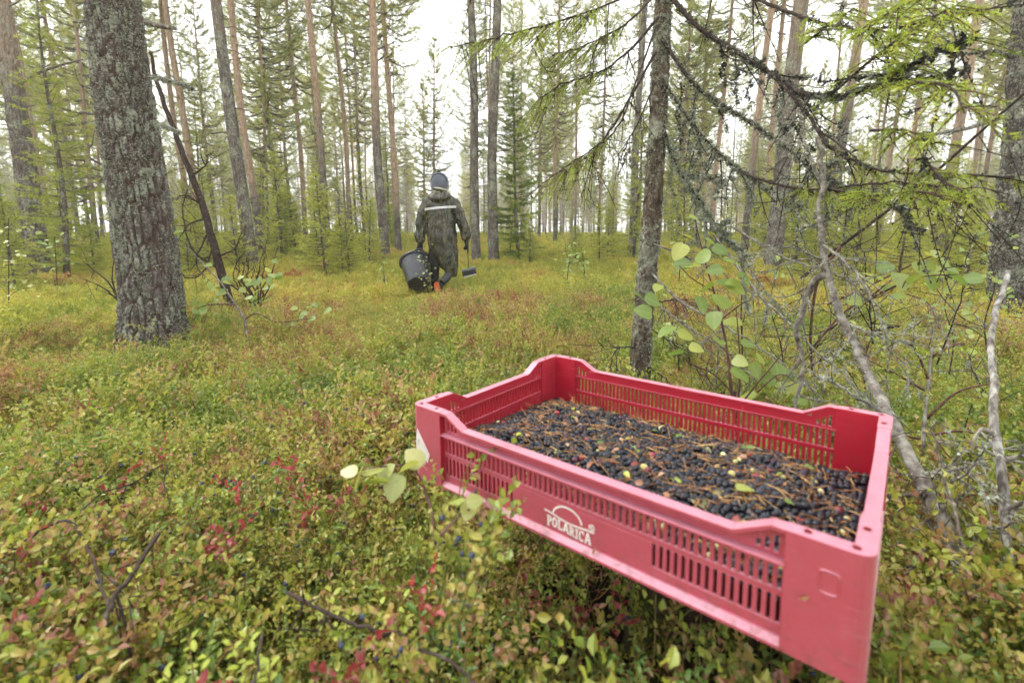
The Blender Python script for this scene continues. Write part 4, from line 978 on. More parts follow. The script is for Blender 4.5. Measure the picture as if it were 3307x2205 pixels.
SPV.append((tr.mesh('trunk', M['sapling_bark'], True), br.mesh('branches', M['sapling_bark']), nd.mesh('crown', M['dark_spruce_needles']), 4.5))
spruce_px(1192, 590, 12.0, 5, 4.6, 'narrow dark green spruce right of the two grey pines by the picker')
spruce_px(1215, 600, 11.0, 0, 1.25, 'low spruce at the foot of the narrow dark spruce')
spruce_px(648, 580, 11.5, 3, 2.5, 'thin young spruce with a half bare stem left of the forked pine')
spruce_px(845, 590, 11.0, 0, 1.5, 'bright wide young spruce just left of the black tub')
spruce_px(780, 580, 14, 2, 1.0, 'small rounded spruce bush between pines left of the picker')
spruce_px(480, 600, 10, 1, 2.1, 'bright young spruce behind the leaning dead stem')
spruce_px(545, 600, 9.5, 0, 1.5, 'spreading young spruce behind the curled bare twigs')
spruce_px(430, 610, 8.5, 2, 1.1, 'low spruce just right of the thick lichened trunk')
spruce_px(30, 640, 6.6, 0, 1.35, 'young spruce crossing the left edge pine foot')
spruce_px(150, 610, 9, 1, 1.8, 'young spruce between left edge pine and thick trunk')
spruce_px(215, 620, 8, 0, 1.2, 'spruce bush against the left flank of the thick trunk')
spruce_px(1320, 600, 10, 2, .9, 'small bright spruce tuft in the clearing right of the picker')
spruce_px(1395, 590, 13, 0, 1.4, 'young spruce under the drooping bare boughs')
spruce_px(1640, 600, 9.5, 2, .95, 'low bright spruce seen under the lichen-hung bough')
spruce_px(1960, 640, 8.0, 1, 2.2, 'dense young spruce right of the stout flaky pine')
spruce_px(2060, 650, 7.0, 0, 1.5, 'wide young spruce behind the young birch leaves at right')
spruce_px(2160, 640, 8.5, 1, 2.4, 'tall young spruce left of the dark right edge trunk')
spruce_px(2225, 660, 6.5, 2, 1.0, 'low spruce at the foot of the dark right edge trunk')
spruce_px(1870, 620, 10.5, 3, 2.9, 'slim young spruce beside the leaning dead trunk top')
k = 0
while k < 150:
    r = rg.uniform(9.0, 36); a = rg.uniform(-.95, .95); x, y = r * math.sin(a), r * math.cos(a); c = CX2 + F2 * x / y
    if (880 < c < 1090 and r < 17) or (c > 1090 and c < 1170 and r < 13): continue
    v = int(rg.choice(5, p=[.3, .25, .25, .13, .07])); place_spruce(x, y, v, rg.uniform(.7, 1.15), 'young spruce in the undergrowth between the pine trunks', 'young spruces of the undergrowth'); k += 1

# ------------------------------------------------------------------ near spruce with hanging lichen
def sprays(root, name, lines, per_m, mat, L=(.05, .13), nl=.0125, dens=640, side=.8, droop=.35, tmin=.0, seed=0):
    """green needle twigs along branch lines (world points)"""
    base = np.array(root.location); mb = MB(); tw = MB(); C, D, A = [], [], []
    for P in lines:
        P = np.asarray(P); seg = np.linalg.norm(np.diff(P, axis=0), axis=1); tot = seg.sum(); cum = np.concatenate([[0], np.cumsum(seg)]) / tot
        for q in range(max(2, int(tot * per_m))):
            t = tmin + (1 - tmin) * RNG.random(); i = min(len(P) - 2, int(np.searchsorted(cum, t) - 1)); i = max(0, i); f = (t - cum[i]) / max(1e-6, cum[i + 1] - cum[i])
            p = P[i] * (1 - f) + P[i + 1] * f; d0 = nrm(P[i + 1] - P[i]); sd_ = nrm(np.cross(d0, [0, 0, 1])) * RNG.choice([-1, 1])
            d = nrm(d0 * .75 + sd_ * side + RNG.normal(size=3) * .22 + np.array([0, 0, -droop])); l = RNG.uniform(*L)
            s = np.linspace(0, 1, 5)[:, None]; Q = p + d * l * s + np.array([0, 0, -.25 * l]) * s * s + RNG.normal(size=3) * .08 * l * s * s
            tube(tw, Q - base, np.linspace(.0016, .0008, 5), 3, .5, cap=False)
            m = int(l * dens); ss = RNG.random(m) ** .9; k = np.minimum(3, (ss * 4).astype(int)); f2 = (ss * 4 - k)[:, None]; pts = Q[k] * (1 - f2) + Q[k + 1] * f2
            dd = nrm(Q[k + 1] - Q[k]); r = RNG.normal(size=(m, 3)); r = nrm(r - dd * (r * dd).sum(-1, keepdims=True))
            C.append(pts - base); D.append(nrm(dd * .75 + r * .75 + np.array([0, 0, .12]))); A.append(np.clip(RNG.normal(.42, .10) + .35 * ss + RNG.normal(0, .08, m), 0, 1))
    C, D, A = np.concatenate(C), np.concatenate(D), np.concatenate(A)
    blades(mb, C, D, nl * RNG.uniform(.75, 1.15, len(C)), .0021, A)
    o = mb.obj(name, M[mat], root); tag(o, kind='stuff')
    tw.obj('twigs', M['red_twig'], o)
    return o
SD = 2.12; SK = .745       # the spruce stands just behind the crate; its boughs keep their proportions
sb = at(1466, 905, SD); sb[2] = float(gz(sb[0], sb[1])) - .04
spr, sV, sN, sB = near_pine('spruce_tree', 'thin spruce hung with grey lichen and drooping boughs behind the crate', [sb, at(1474, 780, SD), at(1487, 620, SD), at(1500, 460, SD + .01), at(1510, 300, SD + .02), at(1517, 150, SD + .04), at(1524, 0, SD + .06), at(1536, -250, SD + .1), at(1550, -600, SD + .2)], .042, .036, 'spruce_bark', 71, 64, .006, .024, .008, .2)
surface_lichen(spr, sV, sN, sB, 3000, 9, .0065, sc=6, thr=.52)
px_line0 = lambda pts: [at(*p) for p in pts]
px_line = lambda pts: [at(x, y, d * SK) for x, y, d in pts]
R1 = px_line([(1530, -20, 2.85), (1600, 60, 2.72), (1680, 112, 2.55), (1760, 162, 2.35), (1830, 205, 2.15), (1900, 226, 1.95), (1980, 205, 1.75), (2060, 165, 1.55), (2150, 120, 1.38), (2240, 75, 1.25)])
R2 = px_line([(1520, 90, 2.85), (1590, 190, 2.7), (1660, 242, 2.6), (1740, 292, 2.45), (1810, 345, 2.3), (1880, 400, 2.12), (1960, 442, 1.95), (2080, 476, 1.8)])
R3 = px_line([(1518, 180, 2.85), (1580, 272, 2.72), (1640, 342, 2.6), (1700, 392, 2.5), (1780, 442, 2.4), (1850, 480, 2.3)])
R4 = px_line([(1512, 250, 2.85), (1548, 370, 2.8), (1600, 452, 2.7), (1655, 530, 2.6), (1712, 590, 2.55)])
R5 = px_line([(1530, -120, 2.9), (1660, -40, 2.6), (1790, 20, 2.3), (1890, 52, 2.05), (2000, 68, 1.8), (2130, 48, 1.55), (2260, 20, 1.4)])
R6 = px_line([(1700, 392, 2.5), (1766, 419, 2.2), (1877, 437, 1.9), (2015, 420, 1.65), (2120, 425, 1.5), (2230, 440, 1.4)])
R8 = px_line([(1760, 162, 2.35), (1840, 240, 2.1), (1900, 330, 1.9), (1990, 380, 1.75), (2110, 400, 1.6), (2330, 410, 1.5)])
L1 = px_line([(1512, 40, 2.85), (1450, 112, 2.75), (1380, 165, 2.65), (1300, 192, 2.55), (1230, 232, 2.5)])
L2 = px_line([(1506, 120, 2.85), (1450, 220, 2.78), (1400, 300, 2.7), (1340, 365, 2.65), (1260, 410, 2.6)])
L3 = px_line([(1525, -60, 2.85), (1420, 0, 2.5), (1320, 38, 2.3), (1200, 72, 2.2), (1110, 95, 2.15), (1030, 108, 2.1)])
L4 = px_line([(1505, 190, 2.85), (1462, 290, 2.8), (1440, 330, 2.75), (1432, 400, 2.7)])
L5 = px_line([(1508, 60, 2.85), (1460, 190, 2.6), (1420, 290, 2.5), (1350, 350, 2.45), (1290, 390, 2.4)])
L6 = px_line([(1515, -20, 2.85), (1430, 60, 2.6), (1330, 110, 2.45), (1270, 125, 2.4)])
for P, r0, ln, sz, tn, sub in ((R1, .015, 1000, .016, .38, 16), (R2, .012, 1300, .016, .6, 14), (R3, .011, 1300, .016, .7, 12), (R4, .011, 1500, .018, .8, 10), (R5, .010, 300, .013, .3, 12), (R8, .008, 350, .013, .35, 14)):
    bough(spr, 'bough', P, r0 * .72, .0028, 'dark_twig', k=7, n=44, wob=.004, sub=sub, sub_len=.2, lichen=ln, lich_tint=tn, lich_size=sz * .78, droop=.9)
for P, r0, ln in ((R6, .007, 120), (L1, .009, 90), (L2, .008, 60), (L3, .007, 40), (L4, .005, 30), (L5, .007, 50), (L6, .006, 40)):
    bough(spr, 'bough', P, r0 * .75, .0015, 'dark_twig', k=6, n=30, wob=.004, sub=14, sub_len=.17, lichen=ln, lich_tint=.35, lich_size=.009, droop=.8)
# beard lichen strands hanging from the boughs
bd_ = MB(); C, Nn = [], []
for (x, y, l, d) in ((1660, 130, 70, 2.6), (1690, 150, 90, 2.55), (1720, 175, 75, 2.5), (1790, 210, 90, 2.3), (1560, 180, 150, 2.8), (1585, 260, 130, 2.75), (1545, 320, 170, 2.8), (1600, 330, 90, 2.7), (1840, 260, 70, 2.2), (1860, 330, 60, 2.15), (1575, 120, 60, 2.75)):
    n = int(l * 1.3); t = RNG.random(n); C.append(np.array([at(x + RNG.normal(0, 3) + 6 * math.sin(q * 9), y + q * l, d * SK) for q in t])); Nn.append(rand_dirs(n, -.8))
flakes(bd_, np.concatenate(C) - np.array(spr.location), np.concatenate(Nn), RNG.uniform(.004, .008, sum(map(len, C))), np.concatenate([np.full(len(c), RNG.choice([.12, .2, .6])) for c in C]), 3)
tag(bd_.obj('hanging_lichen', M['lichen'], spr), kind='stuff')
sub_lines = lambda P, t0, n=24: spline(P, n)[int(t0 * n):]
sprays(spr, 'needle_sprays', [sub_lines(L3, .25), sub_lines(L1, .4), sub_lines(L6, .3), sub_lines(L2, .55), sub_lines(L5, .5)], 100, 'near_spruce_needles', L=(.06, .17), droop=.55)
sprays(spr, 'needle_sprays', [sub_lines(R1, .50), sub_lines(R5, .45), sub_lines(R8, .4), sub_lines(R6, .3)], 68, 'near_spruce_needles', L=(.05, .13), droop=.35)
sprays(spr, 'needle_sprays', [sub_lines(R2, .65), sub_lines(R3, .75)], 60, 'near_spruce_needles', L=(.05, .11), droop=.4)
# upper right: forward-reaching twigs close to the lens
for k, pts in enumerate(([(1900, 226, 1.95), (2010, 130, 1.5), (2110, 60, 1.15), (2200, 10, 1.0)], [(1990, 205, 1.75), (2090, 190, 1.3), (2180, 200, 1.05), (2215, 260, .95)], [(1960, 90, 1.7), (2060, 20, 1.3), (2160, -20, 1.1)], [(2000, 300, 1.6), (2080, 300, 1.35), (2140, 330, 1.2)], [(2100, 330, 1.5), (2160, 410, 1.25), (2240, 450, 1.1)], [(1890, 430, 1.9), (2000, 450, 1.5), (2110, 440, 1.25), (2210, 470, 1.1)], [(1850, 100, 2.0), (1900, 60, 1.7), (1960, 20, 1.5)])):
    P = px_line(pts); bough(spr, 'bough', P, .004, .0012, 'dark_twig', k=5, n=16, sub=5, sub_len=.08)
    sprays(spr, 'needle_sprays', [sub_lines(P, .2)], 85, 'near_spruce_needles', L=(.035, .085), droop=.15)
# dead lower twigs of the spruce
for pts, r0 in (([(1490, 620, 2.82), (1560, 690, 2.6), (1650, 742, 2.4), (1750, 800, 2.2), (1830, 860, 2.0), (1905, 925, 1.85)], .008), ([(1488, 680, 2.82), (1570, 745, 2.65), (1660, 800, 2.5), (1740, 870, 2.3)], .006), ([(1480, 745, 2.82), (1560, 800, 2.7), (1640, 890, 2.6)], .005), ([(1475, 800, 2.82), (1420, 800, 2.8), (1398, 850, 2.75)], .005), ([(1500, 560, 2.8), (1580, 590, 2.7), (1680, 640, 2.6), (1760, 700, 2.5)], .006), ([(1484, 700, 2.82), (1540, 690, 2.8), (1620, 690, 2.8)], .005), ([(1640, 540, 2.6), (1740, 670, 2.3), (1850, 780, 2.0), (1960, 880, 1.75), (2050, 960, 1.5)], .007), ([(1680, 520, 2.5), (1800, 590, 2.2), (1900, 620, 2.0), (1990, 650, 1.8)], .006), ([(1470, 830, 2.82), (1530, 870, 2.75), (1560, 920, 2.7)], .004)):
    bough(spr, 'dead_twig', px_line(pts), r0 * .75, .0015, 'dark_twig' if r0 < .0055 else 'grey_twig', k=5, n=24, wob=.006, sub=12, sub_len=.17, lichen=130, lich_tint=.72, lich_size=.006, droop=.5)
g0 = np.array(spr.location)

# leaning dead trunk, crooked stem, bleached stick, reddish stem
lt0, ltd = ground_at(2235, 1372)
lt = thing('leaning_snag', 'thin leaning dead trunk with grey peeling bark right of the crate', 'tree', tuple(lt0))
px_bough(lt, 'stem', [(2240, 1380, 0.796), (2180, 1230, 0.874), (2110, 1090, 0.952), (2040, 950, 1.061), (1990, 850, 1.154), (1940, 740, 1.232), (1902, 640, 1.295), (1884, 520, 1.342), (1890, 400, 1.388), (1880, 320, 1.42)], .0145, .006, 'grey_twig', k=12, n=70, wob=.0035, lichen=700, lich_tint=.72, lich_size=.006)
for pts, r0 in (([(1890, 430, 1.373), (1850, 330, 1.404), (1838, 250, 1.443)], .006), ([(1900, 630, 1.303), (1866, 650, 1.326), (1843, 720, 1.365), (1826, 762, 1.388), (1842, 815, 1.404), (1835, 880, 1.404), (1822, 960, 1.42)], .013), ([(2050, 965, 1.045), (2000, 930, 1.014), (1930, 890, 0.998), (1850, 850, 1.014)], .005), ([(1885, 560, 1.326), (1940, 600, 1.248), (2000, 680, 1.17), (2040, 790, 1.131)], .005), ([(1895, 600, 1.31), (1820, 570, 1.326), (1740, 560, 1.365)], .004), ([(1940, 740, 1.232), (2010, 770, 1.17), (2100, 790, 1.131)], .004), ([(2110, 1090, 0.952), (2190, 1080, 0.897), (2270, 1060, 0.858)], .005)):
    px_bough(lt, 'branch', pts, r0 * .78, max(.0015, r0 * .35), 'grey_twig', k=7, n=26, wob=.004, sub=8, sub_len=.14, lichen=220, lich_tint=.75, lich_size=.006)
ws0 = ground_at(2312, 1330)[0]
ws = thing('dead_stick', 'bleached whitish dead stick standing at the right edge', 'stick', tuple(ws0))
px_bough(ws, 'stem', [(2316, 1340, 0.816), (2310, 1240, 0.84), (2306, 1140, 0.864), (2296, 1050, 0.88), (2282, 960, 0.904), (2284, 880, 0.928), (2276, 800, 0.96), (2290, 710, 0.992), (2318, 622, 1.024)], .0092, .0045, 'bleached_wood', k=10, n=40, wob=.001, sub=0)
for pts in ([(2300, 1060, 0.88), (2330, 1050, 0.864), (2352, 1046, 0.848)], [(2284, 1000, 0.896), (2256, 985, 0.88), (2245, 1000, 0.88)], [(2308, 1180, 0.848), (2352, 1150, 0.8)]):
    px_bough(ws, 'branch', pts, .006, .002, 'grey_twig', n=12, sub=3, sub_len=.08)
ts0 = ground_at(2130, 1380)[0]
ts = thing('dead_branch_tangle', 'tangle of grey dead branches on the ground behind the near crate corner', 'branch', tuple(ts0))
for pts, r0 in (([(2260, 1290, 0.819), (2160, 1250, 0.897), (2120, 1150, 0.975), (2090, 1080, 1.014)], .008), ([(2040, 1140, 0.975), (2120, 1130, 0.92), (2200, 1100, 0.874), (2260, 1050, 0.842)], .008), ([(2080, 1320, 0.858), (2140, 1250, 0.874), (2220, 1230, 0.858), (2340, 1200, 0.78)], .005), ([(2230, 1340, 0.764), (2200, 1200, 0.819), (2160, 1060, 0.897), (2140, 960, 0.936)], .006), ([(2060, 1250, 0.897), (2150, 1180, 0.897), (2230, 1120, 0.858)], .004)):
    px_bough(ts, 'branch', pts, r0 * .6, .0014, 'twig', k=6, n=24, wob=.003, sub=5, sub_len=.11, lichen=60, lich_tint=.7, lich_size=.005)
rs0 = ground_at(1895, 800)[0]
rs = thing('young_stem', 'smooth dark young stem slanting up to the right edge', 'stem', tuple(rs0))
px_bough(rs, 'stem', [(1840, 640, 1.95), (1932, 565, 1.85), (2057, 470, 1.75), (2154, 391, 1.68), (2250, 305, 1.6), (2370, 200, 1.5)], 0.0062, .004, 'dark_twig', k=8, n=24)
px_bough(rs, 'branch', [(1900, 700, 1.9), (1990, 660, 1.8), (2100, 605, 1.7), (2150, 585, 1.65)], .004, .002, 'red_twig', n=14)
px_bough(rs, 'branch', [(1932, 565, 1.85), (1880, 640, 1.9), (1862, 760, 1.95), (1865, 850, 2.0)], .007, .005, 'red_twig', n=14)
# fallen dead spruce twig with rusty needles on the floor at right
dt0 = ground_at(2080, 780)[0]; dt = thing('fallen_branch', 'fallen branch with bleached needles on the floor at right', 'branch', tuple(dt0))
P = np.array([ground_at(1990, 770)[0] + [0, 0, .22], ground_at(2050, 740)[0] + [0, 0, .30], ground_at(2120, 760)[0] + [0, 0, .26], ground_at(2150, 820)[0] + [0, 0, .2]])
bough(dt, 'stem', P, .007, .003, 'dark_twig', n=20, sub=8, sub_len=.22); g = G('bleached_needle'); M['bleached_needle'] = g.leafy((.48, .38, .27), .2, .03)
sprays(dt, 'dry_needles', [spline(P, 16)[6:]], 26, 'bleached_needle', L=(.06, .13), droop=1.2, dens=380)
# small spruce reaching into the frame beside the near crate corner
ns0, nsd = ground_at(2150, 1330); ns = thing('spruce_seedling', 'small bright green spruce seedling right of the near crate corner', 'tree', tuple(ns0))
lead = px_line0([(2130, 1330, 1.15), (2135, 1180, 1.2), (2120, 1040, 1.25), (2130, 900, 1.3), (2140, 800, 1.33)])
bough(ns, 'trunk', lead, .007, .003, 'grey_twig', n=20)
ll = []
for pts in ([(2135, 1180, 1.2), (2080, 1200, 1.1), (2060, 1240, 1.05)], [(2120, 1040, 1.25), (2070, 1010, 1.2), (2040, 1060, 1.15)], [(2128, 960, 1.28), (2200, 900, 1.25), (2280, 880, 1.2)], [(2130, 900, 1.3), (2060, 860, 1.3), (2000, 830, 1.3)], [(2128, 1000, 1.26), (2210, 990, 1.2), (2300, 1010, 1.1)], [(2140, 820, 1.33), (2200, 790, 1.3), (2240, 800, 1.3)], [(2135, 1120, 1.22), (2220, 1130, 1.1), (2300, 1170, 1.0)], [(2136, 1240, 1.18), (2230, 1260, 1.05), (2320, 1330, .95)], [(2132, 870, 1.31), (2100, 800, 1.32), (2060, 780, 1.32)], [(2126, 1010, 1.26), (2060, 1000, 1.3), (1990, 1010, 1.35)]):
    P = px_line0(pts); bough(ns, 'branch', P, .004, .0015, 'red_twig', n=12); ll.append(spline(P, 14))
sprays(ns, 'needle_sprays', ll, 85, 'near_spruce_needles', L=(.03, .08), droop=.25)

# ------------------------------------------------------------------ left: leaning dead stem and curled bare twigs
ls0 = at(536, 722, 5.0); ls0[2] = float(gz(ls0[0], ls0[1])); ls = thing('dead_sapling', 'dark leaning dead sapling with wiry side twigs beside the thick trunk', 'tree', tuple(ls0))
px_bough(ls, 'stem', [(538, 735, 5.0), (512, 640, 5.0), (490, 560, 5.0), (465, 470, 5.0), (430, 380, 5.0), (395, 285, 5.0), (358, 180, 5.0), (345, 120, 5.0)], .048, .014, 'dark_twig', k=10, n=40, wob=.006, lichen=150, lich_tint=.5)
for pts in ([(490, 560, 5), (470, 620, 4.9), (430, 640, 4.8), (400, 610, 4.8)], [(475, 500, 5), (430, 520, 4.9), (400, 580, 4.8)], [(465, 470, 5), (420, 450, 4.9), (385, 470, 4.9)], [(500, 590, 5), (540, 570, 4.9), (560, 520, 4.9)], [(505, 620, 5), (440, 570, 4.9), (420, 480, 4.9), (440, 420, 4.9)], [(440, 405, 5), (470, 380, 4.9), (480, 350, 4.9)], [(512, 640, 5), (560, 670, 4.9), (590, 640, 4.9), (600, 590, 4.9)], [(480, 530, 5), (450, 600, 4.9), (480, 650, 4.8)]):
    px_bough(ls, 'branch', pts, .011, .003, 'dark_twig', k=5, n=18, wob=.01, sub=9, sub_len=.28, droop=-.1)
cs0 = at(585, 735, 4.9); cs0[2] = float(gz(cs0[0], cs0[1])); cs = thing('bare_shrub', 'bare dark shrub of curled upright twigs right of the leaning sapling', 'shrub', tuple(cs0))
for k in range(9):
    xe = 540 + k * 12 + RNG.normal(0, 6); ye = 555 + RNG.uniform(0, 70)
    px_bough(cs, 'branch', [(585, 738, 4.9), (588 + (k - 4) * 4, 690, 4.9), (580 + (k - 4) * 11, 640, 4.85), (xe, ye, 4.8)], .011, .003, 'dark_twig', k=5, n=16, wob=.012, sub=7, sub_len=.22, droop=-.3)
rt0 = at(245, 720, 4.6); rt0[2] = float(gz(rt0[0], rt0[1])); rt = thing('dead_twig', 'bare dark twigs fanning out left of the thick trunk foot', 'twig', tuple(rt0))
for pts in ([(272, 690, 4.4), (250, 650, 4.4), (215, 620, 4.4), (190, 600, 4.4)], [(268, 680, 4.4), (258, 640, 4.4), (262, 590, 4.4)], [(272, 690, 4.4), (235, 660, 4.4), (190, 640, 4.4)]): px_bough(rt, 'branch', pts, .008, .003, 'dark_twig', n=14, sub=4, sub_len=.2)

# ------------------------------------------------------------------ young birches, every leaf a part
BL = leaf_mesh('leaf', M['birch_leaf'], .046, .037, 1, nseg=23, fold=.10)
BLP = leaf_mesh('leaf', M['pale_birch_leaf'], .046, .037, 1, nseg=23, fold=.10)
def leaf_at(root, P, size, mesh=None, face=None, yaw=None):
    o = link('leaf', mesh or BL, root); yaw = RNG.uniform(0, 6.28) if yaw is None else yaw
    n_ = nrm(np.array([0, -.55, .75]) + RNG.normal(size=3) * .38); d_ = np.array([math.cos(yaw), math.sin(yaw) * .5, math.sin(yaw) * .4 - .25]); d_ = nrm(d_ - n_ * (n_ @ d_)); s_ = np.cross(n_, d_)
    m = Matrix([[float(d_[i]), float(s_[i]), float(n_[i]), 0] for i in range(3)] + [[0, 0, 0, 1]])
    o.matrix_local = Matrix.Translation(Vector(np.asarray(P) - d_ * size * .5 - np.array(root.location))) @ m @ Matrix.Scale(size / .046, 4); return o
b1 = ground_at(1690, 985)[0]; birch = thing('birch_sapling', 'young birch with big bright green leaves just behind the crate', 'tree', tuple(b1)); BD = 1.55
for pts, r0 in (([(1692, 1000, 1.5), (1680, 900, 1.52), (1672, 820, 1.54), (1658, 740, 1.56), (1640, 670, 1.58), (1622, 610, 1.6), (1600, 520, 1.62), (1595, 480, 1.63)], .0055), ([(1692, 960, 1.5), (1700, 850, 1.5), (1696, 770, 1.5), (1690, 700, 1.5)], .004), ([(1690, 910, 1.5), (1640, 860, 1.5), (1580, 830, 1.5), (1530, 780, 1.5)], .003), ([(1700, 930, 1.5), (1740, 880, 1.45), (1790, 820, 1.45), (1810, 790, 1.45)], .003), ([(1740, 900, 1.45), (1790, 860, 1.4), (1830, 880, 1.4)], .0025), ([(1640, 670, 1.58), (1590, 640, 1.58), (1560, 610, 1.58)], .0025), ([(1655, 735, 1.56), (1700, 700, 1.5), (1720, 690, 1.5)], .0025)):
    px_bough(birch, 'stem', pts, r0, .0012, 'red_twig', k=6, n=18)
for (x, y, s) in ((1560, 578, 62), (1590, 610, 58), (1640, 560, 60), (1655, 575, 50), (1595, 500, 30), (1680, 600, 55), (1612, 590, 60), (1640, 620, 50), (1570, 605, 55), (1625, 660, 60), (1665, 650, 60), (1690, 660, 65), (1710, 640, 50), (1655, 690, 65), (1612, 700, 60), (1640, 735, 60), (1680, 740, 60), (1470, 680, 50), (1500, 690, 55), (1478, 715, 60), (1510, 660, 40), (1530, 760, 62), (1575, 770, 50), (1600, 800, 45), (1552, 810, 45), (1700, 860, 60), (1735, 850, 50), (1760, 870, 62), (1785, 845, 55), (1800, 890, 55), (1815, 865, 45), (1830, 890, 60), (1715, 910, 55), (1765, 905, 60), (1840, 920, 50), (1700, 830, 50), (1720, 790, 45), (1585, 545, 45), (1650, 780, 50), (1745, 820, 45)):
    d = 1.5 + RNG.uniform(-.08, .1); leaf_at(birch, at(x, y, d), s * d / F2 * .76)
b2 = ground_at(2010, 760)[0]; birch2 = thing('birch_sapling', 'young birch twig with broad leaves in front of the right spruces', 'tree', tuple(b2))
for pts in ([(1865, 800, 1.6), (1935, 720, 1.55), (2000, 680, 1.5), (2050, 640, 1.45)], [(1990, 690, 1.5), (2100, 640, 1.4), (2200, 630, 1.35)]): px_bough(birch2, 'stem', pts, .004, .0015, 'red_twig', n=16, sub=3, sub_len=.1)
for (x, y, s) in ((2000, 632, 55), (2035, 612, 50), (1990, 650, 40), (2070, 645, 60), (2040, 660, 45), (2140, 585, 35), (2150, 625, 55), (2185, 625, 50), (2120, 615, 50), (2230, 640, 45), (2100, 640, 50), (2200, 640, 55), (1960, 690, 40), (2060, 680, 40), (2145, 648, 50), (2170, 605, 40)):
    d = 1.42 + RNG.uniform(-.06, .08); leaf_at(birch2, at(x, y, d), s * d / F2 * .9, face=RNG.normal(.1, .12))
o = leaf_at(birch2, at(2148, 583, 1.4), .03, BLP); o['label'] = 'pale pinkish-yellow leaf'
b3 = ground_at(572, 815)[0]; birch3 = thing('birch_sapling', 'young birch with light leaves between thick trunk and leaning sapling', 'tree', tuple(b3)); d3 = float(ground_at(572, 815)[1])
for pts, r0, mt in (([(572, 812, d3), (566, 760, d3), (560, 730, d3), (535, 690, d3), (500, 640, d3), (460, 600, d3), (400, 540, d3)], .012, 'grey_twig'), ([(560, 735, d3), (590, 720, d3), (640, 740, d3), (720, 730, d3)], .006, 'red_twig'), ([(545, 700, d3), (480, 700, d3), (430, 720, d3)], .006, 'red_twig')):
    px_bough(birch3, 'stem', pts, r0, .002, mt, k=6, n=20, sub=4, sub_len=.14)
for k in range(64):
    x, y = [(RNG.normal(392, 14), RNG.normal(535, 14)), (RNG.normal(520, 32), RNG.normal(635, 20)), (RNG.normal(490, 22), RNG.normal(665, 12)), (RNG.normal(590, 22), RNG.normal(670, 22)), (RNG.normal(450, 22), RNG.normal(712, 8)), (RNG.normal(690, 32), RNG.normal(722, 14)), (RNG.normal(620, 20), RNG.normal(640, 25))][k % 7]
    leaf_at(birch3, at(x, y, d3 + RNG.uniform(-.15, .15)), RNG.uniform(.04, .066))
b4 = cO + cX * -.05 + cY * -.06; b4[2] = gz(b4[0], b4[1]); birch4 = thing('birch_sprig', 'sprig of pale yellow birch leaves at the left crate corner', 'plant', tuple(b4))
px_bough(birch4, 'stem', [(1000, 1250, .62), (985, 1150, .66), (950, 1075, .70), (900, 1070, .68), (850, 1075, .66), (800, 1085, .64)], .002, .0008, 'red_twig', n=16, sub=0)
px_bough(birch4, 'stem', [(1010, 1230, .55), (1050, 1190, .56), (1090, 1160, .56)], .0018, .0008, 'red_twig', n=10)
for (x, y, s, d, yaw) in ((800, 1082, 46, .64, 2.6), (822, 1100, 62, .65, 3.6), (858, 1080, 58, .66, 1.2), (886, 1085, 56, .67, .9), (866, 1105, 66, .65, 4.2), (905, 1120, 66, .66, 4.6), (938, 1070, 60, .68, 1.4), (950, 1050, 60, .70, 2.0), (1048, 1150, 46, .56, 1.8), (1075, 1170, 55, .56, 4.4), (1092, 1150, 44, .56, .6)):
    leaf_at(birch4, at(x, y, d), s * d / F2 * .95, BLP, face=RNG.normal(.5, .25), yaw=yaw)

# dense twigs and small saplings right of the crate
def leafy_twig(root, pts, r0, n, leaf, mesh, spread=.05):
    P = spline(np.array([at(*p) for p in pts]), 18); bough(root, 'stem', P, r0, .0012, 'dark_twig', k=5, n=18, sub=7, sub_len=.16, droop=-.2)
    for q in range(n):
        i = RNG.integers(5, 18); leaf_at(root, P[i] + RNG.normal(0, 1, 3) * spread, leaf * RNG.uniform(.7, 1.25), mesh)
SL = leaf_mesh('leaf', M['birch_leaf'], .046, .034, 1, nseg=13, fold=.12)
for lb, pts, n, lf, d in (('small leafy birch shoot left of the leaning snag', [(1800, 900, 2.2), (1795, 800, 2.2), (1770, 700, 2.2), (1790, 600, 2.2)], 34, .026, 0), ('small leafy birch shoot just right of the leaning snag', [(1990, 930, 2.0), (1985, 830, 2.0), (2010, 740, 2.0), (1990, 660, 2.0)], 34, .024, 0), ('pale green shoot below the dark right edge trunk', [(2180, 860, 2.3), (2190, 780, 2.3), (2170, 700, 2.3), (2200, 640, 2.3)], 40, .028, 0), ('leafy shoot at the right edge before the dark trunk', [(2270, 830, 2.1), (2262, 740, 2.1), (2285, 650, 2.1), (2260, 560, 2.1)], 40, .028, 0), ('low green shoot in the heath right of the spruce foot', [(1560, 850, 2.7), (1555, 790, 2.7), (1545, 740, 2.7), (1565, 700, 2.7)], 26, .026, 0), ('leafy birch shoot far right of the crate corner', [(2240, 1180, 1.35), (2235, 1080, 1.35), (2215, 1000, 1.4), (2235, 920, 1.4)], 30, .02, 0)):
    b_ = at(*pts[0]); b_[2] = float(gz(b_[0], b_[1])); root = thing('birch_shoot', lb, 'plant', tuple(b_)); leafy_twig(root, pts, .0035, n, lf, SL)
tg0 = ground_at(1880, 900)[0]; tg = thing('twig_thicket', 'thicket of thin bare grey twigs behind the leaning snag', 'twigs', tuple(tg0))
